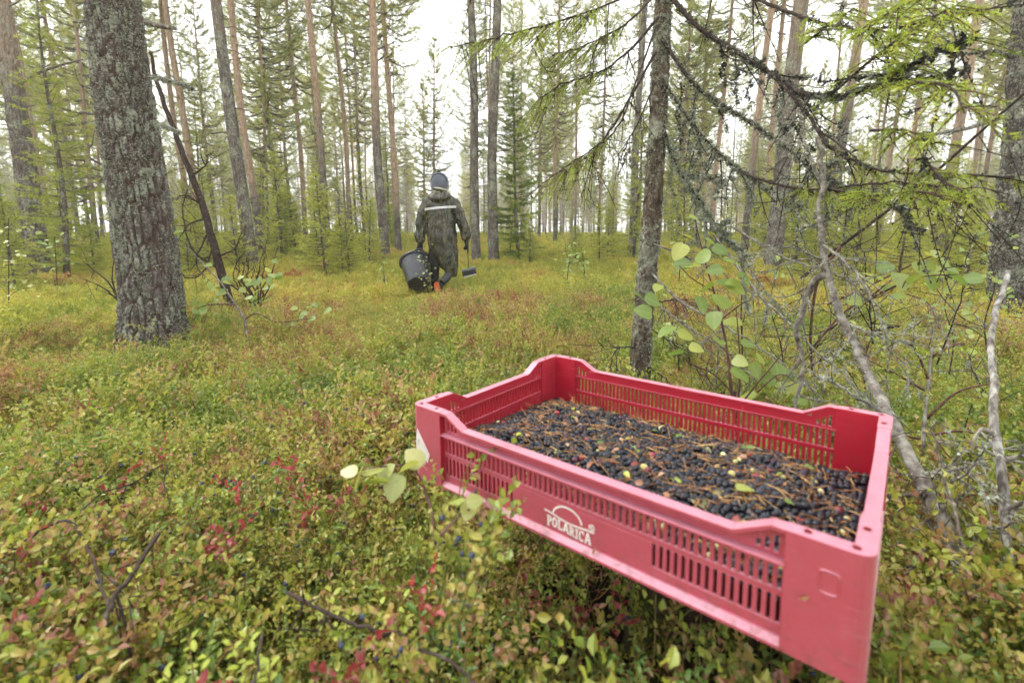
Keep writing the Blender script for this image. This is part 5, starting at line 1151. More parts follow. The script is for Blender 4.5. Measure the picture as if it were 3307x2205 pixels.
for k in range(14):
    x0, y0, d = RNG.uniform(1640, 2260), RNG.uniform(760, 960), RNG.uniform(1.5, 2.7); x1, y1 = x0 + RNG.normal(60, 120), y0 - RNG.uniform(60, 330)
    px_bough(tg, 'twig', [(x0, y0, d), ((x0 + x1) / 2 + RNG.normal(0, 18), (y0 + y1) / 2 + RNG.normal(0, 18), d - .05), (x1, y1, d - RNG.uniform(-.2, .3))], RNG.uniform(.002, .004), .001, RNG.choice(['grey_twig', 'dark_twig', 'twig']), k=4, n=14, wob=.006, sub=9, sub_len=.2, lichen=70, lich_tint=.7, lich_size=.007, droop=.2)
# ------------------------------------------------------------------ the berry picker, seen from behind
g = G('camo_cloth'); oc = g.oco(); st = g.mapv(oc, (1.0, 1.0, .45))
c = g.ramp(g.noise(st, 8, 5, .62, 1.0), [(.36, (.006, .007, .004)), (.42, (.020, .023, .012)), (.46, (.10, .105, .055)), (.51, (.012, .012, .008)), (.555, (.10, .066, .036)), (.60, (.20, .19, .12)), (.66, (.014, .014, .010)), (.72, (.06, .065, .035))])
tw = g.ramp(g.vor(g.mapv(oc, (16, 16, 3.2)), 1.0, 'DISTANCE_TO_EDGE'), [(.0, (1, 1, 1)), (.045, (0, 0, 0))])
c = g.mix(g.math('MULTIPLY', tw, .5), c, (.16, .155, .115)); c = g.mix(g.math('MULTIPLY', g.ramp(g.noise(st, 30, 4, .7), [(.52, (0, 0, 0)), (.6, (1, 1, 1))]), .5), c, (.010, .011, .008))
c = g.mix(1.0, c, (.62, .64, .58), 'MULTIPLY')
M['camo_cloth'] = g.pbr(c, .24, .5, g.bump(g.noise(g.mapv(oc, (1, 1, .5)), 11, 4, .6, 1.2), .8, .05))
g = G('dark_cloth'); M['dark_cloth'] = g.pbr((.014, .014, .013), .6, .4, g.bump(g.noise(g.oco(), 14, 4), .6, .03))
g = G('black_rubber'); M['black_rubber'] = g.pbr((.012, .012, .013), .42, .5, g.bump(g.noise(g.oco(), 30, 3), .2, .01))
g = G('glove'); M['glove'] = g.pbr((.010, .010, .011), .75, .3, g.bump(g.noise(g.oco(), 60, 3), .4, .006))
g = G('orange_sole'); M['orange_sole'] = g.pbr(g.ramp(g.noise(g.oco(), 40, 3), [(.3, (.38, .07, .02)), (.7, (.62, .15, .05))]), .7, .3)
g = G('hat_fleece'); M['hat_fleece'] = g.pbr(g.ramp(g.noise(g.oco(), 220, 3, .8), [(.3, (.075, .085, .11)), (.7, (.15, .165, .20))]), .95, .1, g.bump(g.noise(g.oco(), 300, 3), .5, .004), Sheen_Weight=.4)
g = G('hat_trim'); M['hat_trim'] = g.pbr((.50, .48, .42), .9, .1)
g = G('hat_seam'); M['hat_seam'] = g.pbr((.03, .034, .048), .9, .1)
g = G('skin'); M['skin'] = g.pbr((.48, .23, .15), .5, .4)
g = G('reflector'); M['reflector'] = g.pbr((.56, .57, .56), .4, .5)
g = G('hood_lining'); M['hood_lining'] = g.pbr(g.ramp(g.noise(g.oco(), 18, 4), [(.3, (.10, .11, .07)), (.7, (.22, .23, .16))]), .5, .4)
PD = 6.9
p0 = at(1013, 672, PD); PZ = float(gz(p0[0], p0[1])); PB = np.array([p0[0], p0[1], p0[2] - .03])
SF = PB[2] - PZ                                                     # how far the floor lies under the origin
person = thing('person', 'person in a camouflage raincoat and grey hat walking away with a tub', 'person', tuple(PB))
def remeshed(name, mb, voxel, mat, parent, smooth_it=6, disp=None):
    o = mb.obj(name, M[mat], parent, True); fix_normals(o)
    r = o.modifiers.new('r', 'REMESH'); r.mode = 'VOXEL'; r.voxel_size = voxel; r.use_smooth_shade = True
    s = o.modifiers.new('s', 'SMOOTH'); s.factor = .5; s.iterations = smooth_it
    bpy.context.view_layer.update()
    dg = bpy.context.evaluated_depsgraph_get(); me = bpy.data.meshes.new_from_object(o.evaluated_get(dg))
    o.modifiers.clear(); old = o.data; o.data = me; bpy.data.meshes.remove(old); me.name = name
    if not me.materials: me.materials.append(M[mat])
    if disp is not None:
        n = len(me.vertices); co = np.empty(n * 3, np.float32); me.vertices.foreach_get('co', co); co = co.reshape(-1, 3)
        nn = np.empty(n * 3, np.float32); me.vertices.foreach_get('normal', nn); nn = nn.reshape(-1, 3)
        co = co + nn * disp(co)[:, None]; me.vertices.foreach_set('co', co.astype(np.float32).ravel()); me.update()
    for p in me.polygons: p.use_smooth = True
    return o
def loft(mb, rings, k=36):
    """closed loft: rings of (cx, cy, z, a, b) or callables giving points"""
    th = np.arange(k) * 2 * np.pi / k; V = []
    for (cx, cy, z, a, b) in rings:
        e = .82; c_, s_ = np.cos(th), np.sin(th)
        V.append(np.stack([cx + a * np.sign(c_) * np.abs(c_) ** e, cy + b * np.sign(s_) * np.abs(s_) ** e, np.full(k, z)], -1))
    n = len(V); V = np.concatenate(V + [V[0].mean(0)[None], V[-1].mean(0)[None]])
    i = np.arange(n - 1)[:, None] * k; j = np.arange(k)[None]; j2 = (j + 1) % k
    T = [(n * k, (q + 1) % k, q) for q in range(k)] + [(n * k + 1, (n - 1) * k + q, (n - 1) * k + (q + 1) % k) for q in range(k)]
    mb.add(V, T, np.stack([i + j, i + j2, i + k + j2, i + k + j], -1).reshape(-1, 4))
def limb(mb, pts, rad, k=14): 
    P = spline(np.array(pts, float), 16); R = spline(np.array(rad, float)[:, None], 16)[:, 0]; tube(mb, P, R, k)
# body, one surface
mb = MB()
loft(mb, [(0, 0, .80, .12, .09), (0, 0, .95, .145, .095), (0, .0, 1.1, .14, .09), (0, 0, 1.25, .155, .09), (0, 0, 1.36, .14, .075), (0, .0, 1.41, .07, .06), (0, .01, 1.50, .055, .06), (0, .03, 1.56, .075, .09), (0, .03, 1.62, .078, .095), (0, .03, 1.68, .06, .075), (0, .03, 1.71, .02, .03)], 24)
limb(mb, [(-.16, 0, 1.33), (-.25, .0, 1.05), (-.281, -.01, .76)], [.05, .035, .028]); limb(mb, [(.18, 0, 1.33), (.305, .0, 1.05), (.374, -.01, .79)], [.05, .035, .028])
limb(mb, [(-.08, 0, .88), (-.09, .03, .48), (-.085, .03, .06)], [.08, .058, .045]); limb(mb, [(.09, 0, .88), (.17, .03, .40), (.05, -.18, .20)], [.08, .058, .045])
remeshed('body', mb, .014, 'skin', person, 4)
# raincoat
mb = MB()
loft(mb, [(.175, .0, .255, .05, .09), (.160, 0, .31, .078, .12), (.128, 0, .40, .118, .14), (.095, 0, .50, .153, .15), (.062, 0, .62, .182, .15), (.035, 0, .74, .202, .15), (.025, 0, .90, .200, .145), (.02, 0, 1.05, .192, .14), (.015, 0, 1.18, .200, .138), (.01, 0, 1.28, .222, .128), (.01, 0, 1.34, .222, .112), (.01, 0, 1.38, .19, .10), (.008, 0, 1.415, .145, .09), (.005, .0, 1.45, .10, .08), (.005, .0, 1.475, .075, .07)], 44)
limb(mb, [(-.165, 0, 1.335), (-.235, .0, 1.17), (-.262, .0, 1.0), (-.272, -.005, .86), (-.282, -.01, .745)], [.076, .080, .078, .070, .055], 20)
limb(mb, [(.185, 0, 1.335), (.262, .0, 1.17), (.325, .0, 1.0), (.360, -.005, .88), (.375, -.01, .79)], [.076, .078, .076, .068, .052], 20)
loft(mb, [(.01, -.100, 1.290, .03, .015), (.01, -.115, 1.31, .085, .035), (.012, -.115, 1.345, .135, .050), (.012, -.085, 1.385, .158, .065), (.010, -.045, 1.42, .135, .08), (.005, -.01, 1.455, .10, .08)], 28)   # hood lying on the back
def folds(co):
    x, y, z = co[:, 0], co[:, 1], co[:, 2]; th = np.arctan2(y, x - .05)
    arm = (np.abs(x - .01) > .21) & (z > .7)
    f = .026 * (fbm(th * 3.2 + z * 1.6, z * 1.7, 0, 5, 3) - .5) * 2 * smooth(1.25, .8, z)
    f = f + .016 * (fbm(x * 9 + z * 5, z * 8 - x * 6, y * 6, 8, 3) - .5) * 2
    return f + np.where(arm, .014 * (fbm(x * 8, z * 15 + x * 9, y * 8, 12, 2) - .5) * 2, 0)
coat = remeshed('raincoat', mb, .0115, 'camo_cloth', person, 5, folds)
bm = bmesh.new(); bm.from_mesh(coat.data); bvh = BVHTree.FromBMesh(bm); bm.free()
def wrap_patch(name, parent, mat, x0, x1, zf, hgt, nx=30, nz=4, off=.004):
    m = MB(); V = []
    for a in range(nx + 1):
        x = x0 + (x1 - x0) * a / nx
        for b in range(nz + 1):
            z = zf(x) + hgt * (b / nz - .5); hit = bvh.ray_cast(Vector((x, -1, z)), Vector((0, 1, 0)))[0]; V.append((x, (hit.y if hit else -.1) - off, z))
    m.add(V, None, [(a * (nz + 1) + b, (a + 1) * (nz + 1) + b, (a + 1) * (nz + 1) + b + 1, a * (nz + 1) + b + 1) for a in range(nx) for b in range(nz)])
    return m.obj(name, M[mat], parent, True)
stp = wrap_patch('reflective_stripe', coat, 'reflector', -.195, .245, lambda x: 1.205 + .085 * x - .12 * (x - .03) ** 2 + .02, .030); stp['label'] = 'white reflective stripe across the back'
mb = MB(); t = np.linspace(0, 2 * np.pi, 26, endpoint=False); Pc = np.stack([.005 + .088 * np.cos(t), .0 + .084 * np.sin(t), 1.455 + .012 * np.cos(2 * t) + .012 * np.sin(t)], -1); Pc = np.vstack([Pc, Pc[:1]])
tube(mb, Pc, .022 + .006 * np.sin(np.arange(27) * 2.3), 8, cap=False); hd = mb.obj('hood_edge', M['hood_lining'], coat, True)
# hat
mb = MB(); loft(mb, [(.005, .02, 1.470, .104, .108), (.005, .02, 1.50, .120, .122), (.006, .02, 1.55, .129, .130), (.008, .02, 1.60, .128, .130), (.008, .02, 1.65, .114, .118), (.008, .02, 1.695, .084, .088), (.008, .02, 1.72, .035, .04)], 30)
hat = remeshed('hat', mb, .010, 'hat_fleece', person, 4, lambda co: .004 * (fbm(co[:, 0] * 20, co[:, 1] * 20, co[:, 2] * 26, 3, 2) - .5))
mb = MB(); t = np.linspace(0, 2 * np.pi, 30, endpoint=False); Pc = np.stack([.002 + .108 * np.cos(t), .02 + .114 * np.sin(t), 1.492 + .018 * -np.cos(t)], -1); Pc = np.vstack([Pc, Pc[:1]]); tube(mb, Pc, .015, 8, cap=False); mb.obj('hat_trim', M['hat_trim'], hat, True)
mb = MB(); t = np.linspace(-.35, math.pi + .35, 26); Pc = np.stack([.008 + .106 * np.cos(t), -.062 - .02 * np.sin(t), 1.585 + .108 * np.sin(t)], -1)
tube(mb, Pc, .006, 6); mb.obj('hat_seam', M['hat_seam'], hat, True)
mb = MB()
for a in range(5): tube(mb, spline(np.array([(.0, .0, 1.705), (.012 * math.cos(a * 1.3), -.01 + .012 * math.sin(a * 1.3), 1.726), (.028 * math.cos(a * 1.3), -.01 + .028 * math.sin(a * 1.3), 1.722)]), 6), [.010, .010, .009, .008, .007, .004], 6)
mb.obj('hat_knot', M['hat_seam'], hat, True)
# legs and boots
mb = MB(); limb(mb, [(-.07, 0, .80), (-.085, .02, .55), (-.09, .03, .34)], [.095, .085, .072]); limb(mb, [(.09, .0, .78), (.165, .02, .45), (.155, -.03, .33)], [.095, .08, .07]); loft(mb, [(.0, 0, .72, .15, .10), (.0, 0, .82, .15, .11), (0, 0, .92, .14, .10)], 20)
remeshed('trousers', mb, .012, 'dark_cloth', person, 4, lambda co: .010 * (fbm(co[:, 0] * 12, co[:, 1] * 12, co[:, 2] * 14, 3, 3) - .5))
mb = MB(); limb(mb, [(-.09, .03, .37), (-.088, .03, .20), (-.085, .02, .07)], [.068, .058, .052]); limb(mb, [(-.085, .0, .05), (-.085, .08, .045), (-.085, .17, .035)], [.05, .048, .038]); boot1 = remeshed('boot', mb, .009, 'black_rubber', person, 4)
mb = MB(); box(mb, (-.125, -.05, -.012), (-.045, .20, .012)); so = mb.obj('sole', M['orange_sole'], boot1); fix_normals(so); bevel(so, .01, 3)
mb = MB(); limb(mb, [(.165, -.02, .37), (.11, -.11, .27), (.045, -.20, .19)], [.066, .060, .052]); limb(mb, [(.03, -.235, .175), (.005, -.215, .11), (-.012, -.17, .035)], [.048, .045, .036]); boot2 = remeshed('boot', mb, .009, 'black_rubber', person, 4)
mb = MB(); nS = 20; t = np.linspace(0, 2 * np.pi, nS, endpoint=False)
ol = np.stack([.042 * np.sin(t) * (1 + .12 * np.cos(t)), .105 * np.cos(t)], -1)
so = MB(); prism(so, [tuple(p) for p in ol], (0, 0, 0), (1, 0, 0), (0, 1, 0), (0, 0, .016)); so = so.obj('sole', M['orange_sole'], boot2); fix_normals(so); bevel(so, .004, 2)
so.matrix_local = Matrix.Translation((-.004, -.288, .115)) @ Matrix.Rotation(math.radians(98), 4, 'X') @ Matrix.Rotation(.14, 4, 'Z')
for a in range(5):
    tr_ = MB(); box(tr_, (-.030, -.006, -.004), (.030, .006, .0)); tl = tr_.obj('tread', M['orange_sole'], so); fix_normals(tl); tl.location = (0, -.075 + a * .037, -.0002); tl.scale = (1, 1, 1)
# gloved hands: palm, four fingers, thumb
def hand(parent, wrist, palm_dir, finger_dir, across, curl, name='glove', thumb_side=1):
    """wrist point; palm_dir from wrist to knuckles; finger_dir bends from there; across runs along the knuckles"""
    w_ = np.array(wrist, float); pd, fd, ac = nrm(palm_dir), nrm(finger_dir), nrm(across); mb = MB()
    K = w_ + pd * .085
    for s in np.linspace(-.028, .028, 4): tube(mb, np.array([w_ + ac * s * .6 - pd * .03, w_ + pd * .03 + ac * s * .9, K + ac * s]), [.020, .019, .015], 8)
    for q, (s, l) in enumerate(zip((-.030, -.010, .010, .029), (.070, .080, .076, .060))):
        b0 = K + ac * s; b1 = b0 + nrm(pd * (1 - curl) + fd * curl) * l * .42; b2 = b1 + nrm(pd * (.4 - curl) + fd) * l * .33; b3 = b2 + nrm(-pd * curl + fd * .6) * l * .27
        tube(mb, spline(np.array([b0 - pd * .012, b0, b1, b2, b3]), 12), np.linspace(.0115, .0085, 12), 8)
    t0 = w_ + pd * .025 + ac * .026 * thumb_side; t1 = t0 + nrm(pd * .6 + ac * thumb_side * .5 + fd * .5) * .042; t2 = t1 + nrm(pd * .7 + fd * .7 - ac * thumb_side * .2) * .034
    tube(mb, spline(np.array([t0, t1, t2]), 8), np.linspace(.014, .010, 8), 8)
    tube(mb, np.array([w_ - pd * .05, w_ - pd * .02, w_ + pd * .01]), [.034, .034, .030], 10)
    return remeshed(name, mb, .0045, 'glove', parent, 2)
hand(person, (-.282, -.02, .705), (-.10, -.10, -1), (-.1, .9, -.35), (1, .1, -.05), .75, thumb_side=-1)
hand(person, (.378, -.02, .745), (.12, .0, -1), (-.75, .55, -.2), (.15, 1, .05), .9, thumb_side=-1)

# black tub in the left hand
BU = thing('plastic_tub', 'large black plastic tub with grip carried at the picker\'s left side', 'tub')
ax = nrm(np.array([-.11, .33, .33])); sx_ = nrm(np.cross([0, 1, 0], ax)); sy_ = np.cross(ax, sx_)
rimc = PB + np.array([-.365, .05, .475]); H_ = .43; bot = rimc - ax * H_
BU.matrix_world = Matrix([[*map(float, (sx_[i], sy_[i], ax[i])), float(bot[i])] for i in range(3)] + [[0, 0, 0, 1]])
def revolve(mb, prof, k=48):
    t = np.arange(k) * 2 * np.pi / k; n = len(prof); V = np.concatenate([np.stack([r * np.cos(t), r * np.sin(t), np.full(k, z)], -1) for r, z in prof])
    i = np.arange(n - 1)[:, None] * k; j = np.arange(k)[None]; j2 = (j + 1) % k; mb.add(V, None, np.stack([i + j, i + j2, i + k + j2, i + k + j], -1).reshape(-1, 4))
g = G('black_plastic'); M['black_plastic'] = g.pbr(g.ramp(g.noise(g.oco(), 30, 4), [(.3, (.022, .024, .027)), (.7, (.045, .048, .053))]), .34, .5, g.bump(g.noise(g.oco(), 90, 3), .15, .004))
mb = MB(); revolve(mb, [(.001, .0), (.145, .0), (.155, .008), (.212, H_ - .03), (.214, H_), (.206, H_), (.150, .012), (.001, .012)]); b_ = mb.obj('body', M['black_plastic'], BU, True); fix_normals(b_); bevel(b_, .003, 2)
mb = MB(); revolve(mb, [(.212, H_ - .035), (.232, H_ - .030), (.234, H_ - .002), (.226, H_ + .006), (.213, H_ + .004)]); r_ = mb.obj('rim', M['black_plastic'], BU, True); s_ = r_.modifiers.new('s', 'SOLIDIFY'); s_.thickness = .004
hl = (np.array([-.297, -.05, .615]) + PB) ; hv = np.array(BU.matrix_world.inverted() @ Vector(hl)); ang = math.atan2(hv[1], hv[0])
for da in (0, math.pi):
    mb = MB(); t = np.linspace(ang + da - .33, ang + da + .33, 14); rad = .228 + .035 * np.sin(np.linspace(0, math.pi, 14)); tube(mb, np.stack([rad * np.cos(t), rad * np.sin(t), np.full(14, H_ - .008)], -1), .009, 8); mb.obj('handle', M['black_plastic'], BU, True)
mb = MB(); t = np.linspace(ang + 1.42, ang + 1.60, 5); Pp = []
for a in t:
    for z in (H_ - .135, H_ - .06): r = .155 + (.212 - .155) * z / (H_ - .03) + .003; Pp.append((r * math.cos(a), r * math.sin(a), z))
mb.add(Pp, None, [(2 * a, 2 * a + 2, 2 * a + 3, 2 * a + 1) for a in range(4)]); mb.obj('sticker', M['white_print'], BU)
# berry rake in the right hand
RK = thing('berry_rake', 'black long-handled berry picking scoop in the picker\'s right hand', 'berry picker', tuple(PB + np.array([.395, -.02, .325])))
mb = MB(); tube(mb, spline(np.array([(-.008, -.0, .46), (0, 0, .36), (.0, 0, .27)]), 8), [.013, .014, .015, .014, .013, .014, .012, .010], 10); mb.obj('grip', M['black_rubber'], RK, True)
mb = MB(); tube(mb, np.array([(.0, 0, .28), (.002, .0, .16), (.004, .0, .055)]), .0058, 8); mb.obj('shaft', M['black_plastic'], RK, True)
SCM = Matrix.Translation((.022, -.03, .0)) @ Matrix.Rotation(math.radians(-14), 4, 'Y') @ Matrix.Rotation(math.radians(20), 4, 'X')
mb = MB(); wS = .098
sidep = [(-.05, -.03), (.06, -.045), (.06, -.035), (.055, .045), (.0, .06), (-.05, .05)]
for sx in (-wS, wS - .004): prism(mb, sidep, (sx, 0, 0), (0, 1, 0), (0, 0, 1), (.004, 0, 0))
prism(mb, [(-.053, -.033), (-.050, -.033), (-.050, .052), (-.053, .052)], (-wS, 0, 0), (0, 1, 0), (0, 0, 1), (2 * wS, 0, 0))
prism(mb, [(-.05, .0485), (.0, .0585), (.055, .0435), (.055, .047), (.0, .062), (-.05, .052)], (-wS, 0, 0), (0, 1, 0), (0, 0, 1), (2 * wS, 0, 0))
sp = mb.obj('scoop', M['black_plastic'], RK); fix_normals(sp); sp.matrix_local = SCM; bevel(sp, .002, 2)
mb = MB(); prism(mb, [(-.056, -.036), (-.0535, -.036), (-.0535, -.018), (-.056, -.018)], (-wS * .96, 0, 0), (0, 1, 0), (0, 0, 1), (2 * wS * .96, 0, 0)); ed = mb.obj('metal_edge', M['reflector'], sp); fix_normals(ed)
for a in range(18):
    tn = MB(); tube(tn, np.array([(-wS + .008 + a * .0108, -.05, -.034), (-wS + .008 + a * .0108, .03, -.04), (-wS + .008 + a * .0108, .11, -.034)]), .0016, 5); tn.obj('tine', M['reflector'], sp)
# ------------------------------------------------------------------ plants of the forest floor
def shrub_mesh(name, seed, H, spread, stems, mat, leaf=.016, tint=.5, berries=0, tw=5, jitter=.26):
    """bilberry clump: ribbed green stems, zig-zag twigs, thin oval leaves"""
    rg = np.random.default_rng(seed); m = MB(); C, D, U, A, Ls = [], [], [], [], []; bp = []
    for q in range(stems):
        a = rg.uniform(0, 6.283); r = spread * math.sqrt(rg.random()) * .6; b = np.array([r * math.cos(a), r * math.sin(a), -.02]); h = H * rg.uniform(.55, 1.1)
        d = nrm(np.array([rg.normal(0, .35) + .5 * r / spread * math.cos(a), rg.normal(0, .35) + .5 * r / spread * math.sin(a), 1.0])); s = np.linspace(0, 1, 5)[:, None]
        P = b + d * h * s + rg.normal(0, .012, (5, 3)) * s; st_ = rg.random(); tube(m, P, np.linspace(.0016, .0008, 5), 3, st_ * .8, 1, cap=False)
        stint = np.clip(tint + rg.normal(0, jitter), 0, 1)
        for w_ in range(tw):
            f = rg.uniform(.3, 1.0); k = min(3, int(f * 4)); p = P[k] * (1 - (f * 4 - k)) + P[k + 1] * (f * 4 - k); td = nrm(d + rg.normal(size=3) * .75); tl = h * rg.uniform(.18, .42)
            e = p + td * tl; m.add(np.array([p, p + [.0008, 0, .0006], e]), [(0, 1, 2)], None, st_ * .8, 1)
            nl = int(tl / leaf * 1.25) + 2
            for x in range(nl):
                ff = (x + .5) / nl; pp = p + td * tl * ff; ld = nrm(td * .6 + rg.normal(size=3) * .8 + np.array([0, 0, .25])); C.append(pp); D.append(ld); U.append(nrm(np.array([0, 0, 1.0]) + rg.normal(size=3) * .55)); A.append(np.clip(stint + rg.normal(0, .12) + .12 * (ff - .5), 0, 1)); Ls.append(leaf * rg.uniform(.65, 1.2))
            if berries and rg.random() < berries: bp.append(p + td * tl * .6 + [0, 0, -.008])
    C, D, U, A, Ls = map(np.array, (C, D, U, A, Ls)); leaves(m, C, D, U, Ls, Ls * .62, A)
    for p in bp: m.add(SV * .0042 * np.array([1, 1, .92]) + p, ST, SQ, .68, 2)
    return m.mesh(name, [mat, M['stem'], M['wild_berry']])
g = G('wild_berry'); M['wild_berry'] = g.pbr(g.ramp(g.noise(g.pos(), 400, 2), [(.3, (.020, .026, .050)), (.7, (.06, .075, .125))]), .5, .4)
def rosette_mesh(name, seed, mat, n=9, H=.11, leaf=.020):
    rg = np.random.default_rng(seed); m = MB(); C, D, U = [], [], []
    for q in range(rg.integers(2, 5)):
        b = np.array([rg.normal(0, .02), rg.normal(0, .02), -.01]); h = H * rg.uniform(.6, 1.1); e = b + np.array([rg.normal(0, .02), rg.normal(0, .02), h]); tube(m, spline(np.array([b, (b + e) / 2 + rg.normal(0, .006, 3), e]), 5), .0011, 3, .6, 1, cap=False)
        for x in range(n):
            f = .35 + .65 * x / n; a = x * 2.4; C.append(b + (e - b) * f); el = .15 + .9 * (f - .35); D.append((math.cos(a), math.sin(a), el)); U.append((-.5 * math.cos(a), -.5 * math.sin(a), 1.0))
    C, D, U = np.array(C), np.array(D), np.array(U); leaves(m, C, D, U, leaf * rg.uniform(.75, 1.15, len(C)), leaf * .52, np.clip(rg.normal(.5, .15, len(C)), 0, 1), fold=.12)
    return m.mesh(name, [mat, M['stem']])
def grass_mesh(name, seed, n=16, H=.2):
    rg = np.random.default_rng(seed); m = MB()
    for q in range(n):
        b = np.array([rg.normal(0, .03), rg.normal(0, .03), -.01]); a = rg.uniform(0, 6.28); h = H * rg.uniform(.5, 1.2); d = np.array([math.cos(a), math.sin(a), 0]); s = np.linspace(0, 1, 5)[:, None]
        P = b + np.array([0, 0, 1.0]) * h * s + d * h * .55 * s ** 2.2 - np.array([0, 0, .2 * h]) * s ** 3; sd_ = np.cross(d, [0, 0, 1]) * .0011 * (1 - s * .85); m.add(np.vstack([P - sd_, P + sd_]), None, [(k, k + 1, 5 + k + 1, 5 + k) for k in range(4)], rg.random())
    return m.mesh(name, M['grass_blade'])
def moss_mesh(name, seed, n=60, H=.035, sp=.09):
    rg = np.random.default_rng(seed); m = MB(); C = np.stack([rg.normal(0, sp * .5, n), rg.normal(0, sp * .5, n), rg.uniform(-.01, .012, n)], -1)
    C = np.repeat(C, 5, 0); D = nrm(rg.normal(size=(5 * n, 3)) * .6 + np.array([0, 0, .8])); blades(m, C, D, H * rg.uniform(.5, 1.1, 5 * n), .005, np.repeat(rg.random(n), 5)); return m.mesh(name, M['moss'])
def litter_mesh(name, seed):
    rg = np.random.default_rng(seed); m = MB()
    for q in range(26):
        p = np.array([rg.normal(0, .06), rg.normal(0, .06), rg.uniform(.0, .03)]); d = nrm(np.array([rg.normal(), rg.normal(), rg.normal(0, .25)])); l = rg.uniform(.02, .07); tube(m, np.array([p - d * l / 2, p + rg.normal(0, .003, 3), p + d * l / 2]), .0006, 3, rg.random(), cap=False)
    return m.mesh(name, M['dry_needle'])
bil = M['bilberry_leaf']; mid = M['mid_leaf']
def leaves_lo(mb, C, D, U, L, Wd, a, m=0):
    """small leaves of two folded triangles"""
    D = nrm(D); U = nrm(U - D * (U * D).sum(-1, keepdims=True)); S = np.cross(D, U); n = len(C); L = L[:, None]; Wd = Wd[:, None]
    V = np.stack([C, C + D * L * .45 - S * Wd * .5 + U * Wd * .22, C + D * L * .45 + S * Wd * .5 + U * Wd * .22, C + D * L], 1).reshape(-1, 3)
    b = np.arange(n)[:, None] * 4; mb.add(V, np.concatenate([b + [[0, 3, 1]], b + [[0, 2, 3]]]), None, np.repeat(a, 4), m)
def shrub_arrays(seed, H, spread, stems, leaf, tint, berries, tw=5):
    """one low shrub as an MB to be stamped into patches"""
    rg = np.random.default_rng(500 + seed); m = MB(); C, D, U, A, Ls = [], [], [], [], []
    for q in range(stems):
        a = rg.uniform(0, 6.283); r = spread * math.sqrt(rg.random()) * .7; b = np.array([r * math.cos(a), r * math.sin(a), -.02]); h = H * rg.uniform(.55, 1.1)
        d = nrm(np.array([rg.normal(0, .35), rg.normal(0, .35), 1.0])); e = b + d * h; sd_ = nrm(np.cross(d, rg.normal(size=3))) * .0012
        m.add(np.array([b - sd_, b + sd_, e]), [(0, 1, 2)], None, rg.random() * .8, 1); stint = np.clip(tint + rg.normal(0, .22), 0, 1)
        for w_ in range(tw):
            f = rg.uniform(.3, 1.0); p = b + d * h * f; td = nrm(d + rg.normal(size=3) * .75); tl = h * rg.uniform(.18, .42); m.add(np.array([p, p + sd_ * .6, p + td * tl]), [(0, 1, 2)], None, .4, 1)
            nl = int(tl / leaf * 1.25) + 2; ff = (np.arange(nl) + .5) / nl
            C.append(p + td * tl * ff[:, None]); D.append(nrm(td * .6 + rg.normal(size=(nl, 3)) * .8 + np.array([0, 0, .25]))); U.append(nrm(np.array([0, 0, 1.0]) + rg.normal(size=(nl, 3)) * .55)); A.append(np.clip(stint + rg.normal(0, .12, nl), 0, 1)); Ls.append(leaf * rg.uniform(.65, 1.2, nl))
            if berries and rg.random() < berries: m.add(SVL * .0045 + p + td * tl * .6, STL, None, .68, 2)
    C, D, U, A, Ls = map(np.concatenate, (C, D, U, A, Ls)); leaves_lo(m, C, D, U, Ls, Ls * .62, A); return m
SVL = np.array([(1, 0, 0), (-1, 0, 0), (0, 1, 0), (0, -1, 0), (0, 0, 1), (0, 0, -1)], float); STL = np.array([(0, 2, 4), (2, 1, 4), (1, 3, 4), (3, 0, 4), (2, 0, 5), (1, 2, 5), (3, 1, 5), (0, 3, 5)])
def blade_arrays(seed, n, H, sp):
    rg = np.random.default_rng(seed); m = MB(); C = np.stack([rg.normal(0, sp, n), rg.normal(0, sp, n), np.full(n, -.01)], -1); D = nrm(rg.normal(size=(n, 3)) * .33 + np.array([0, 0, 1.0])); blades(m, C, D, H * rg.uniform(.5, 1.2, n), .003, rg.random(n)); return m
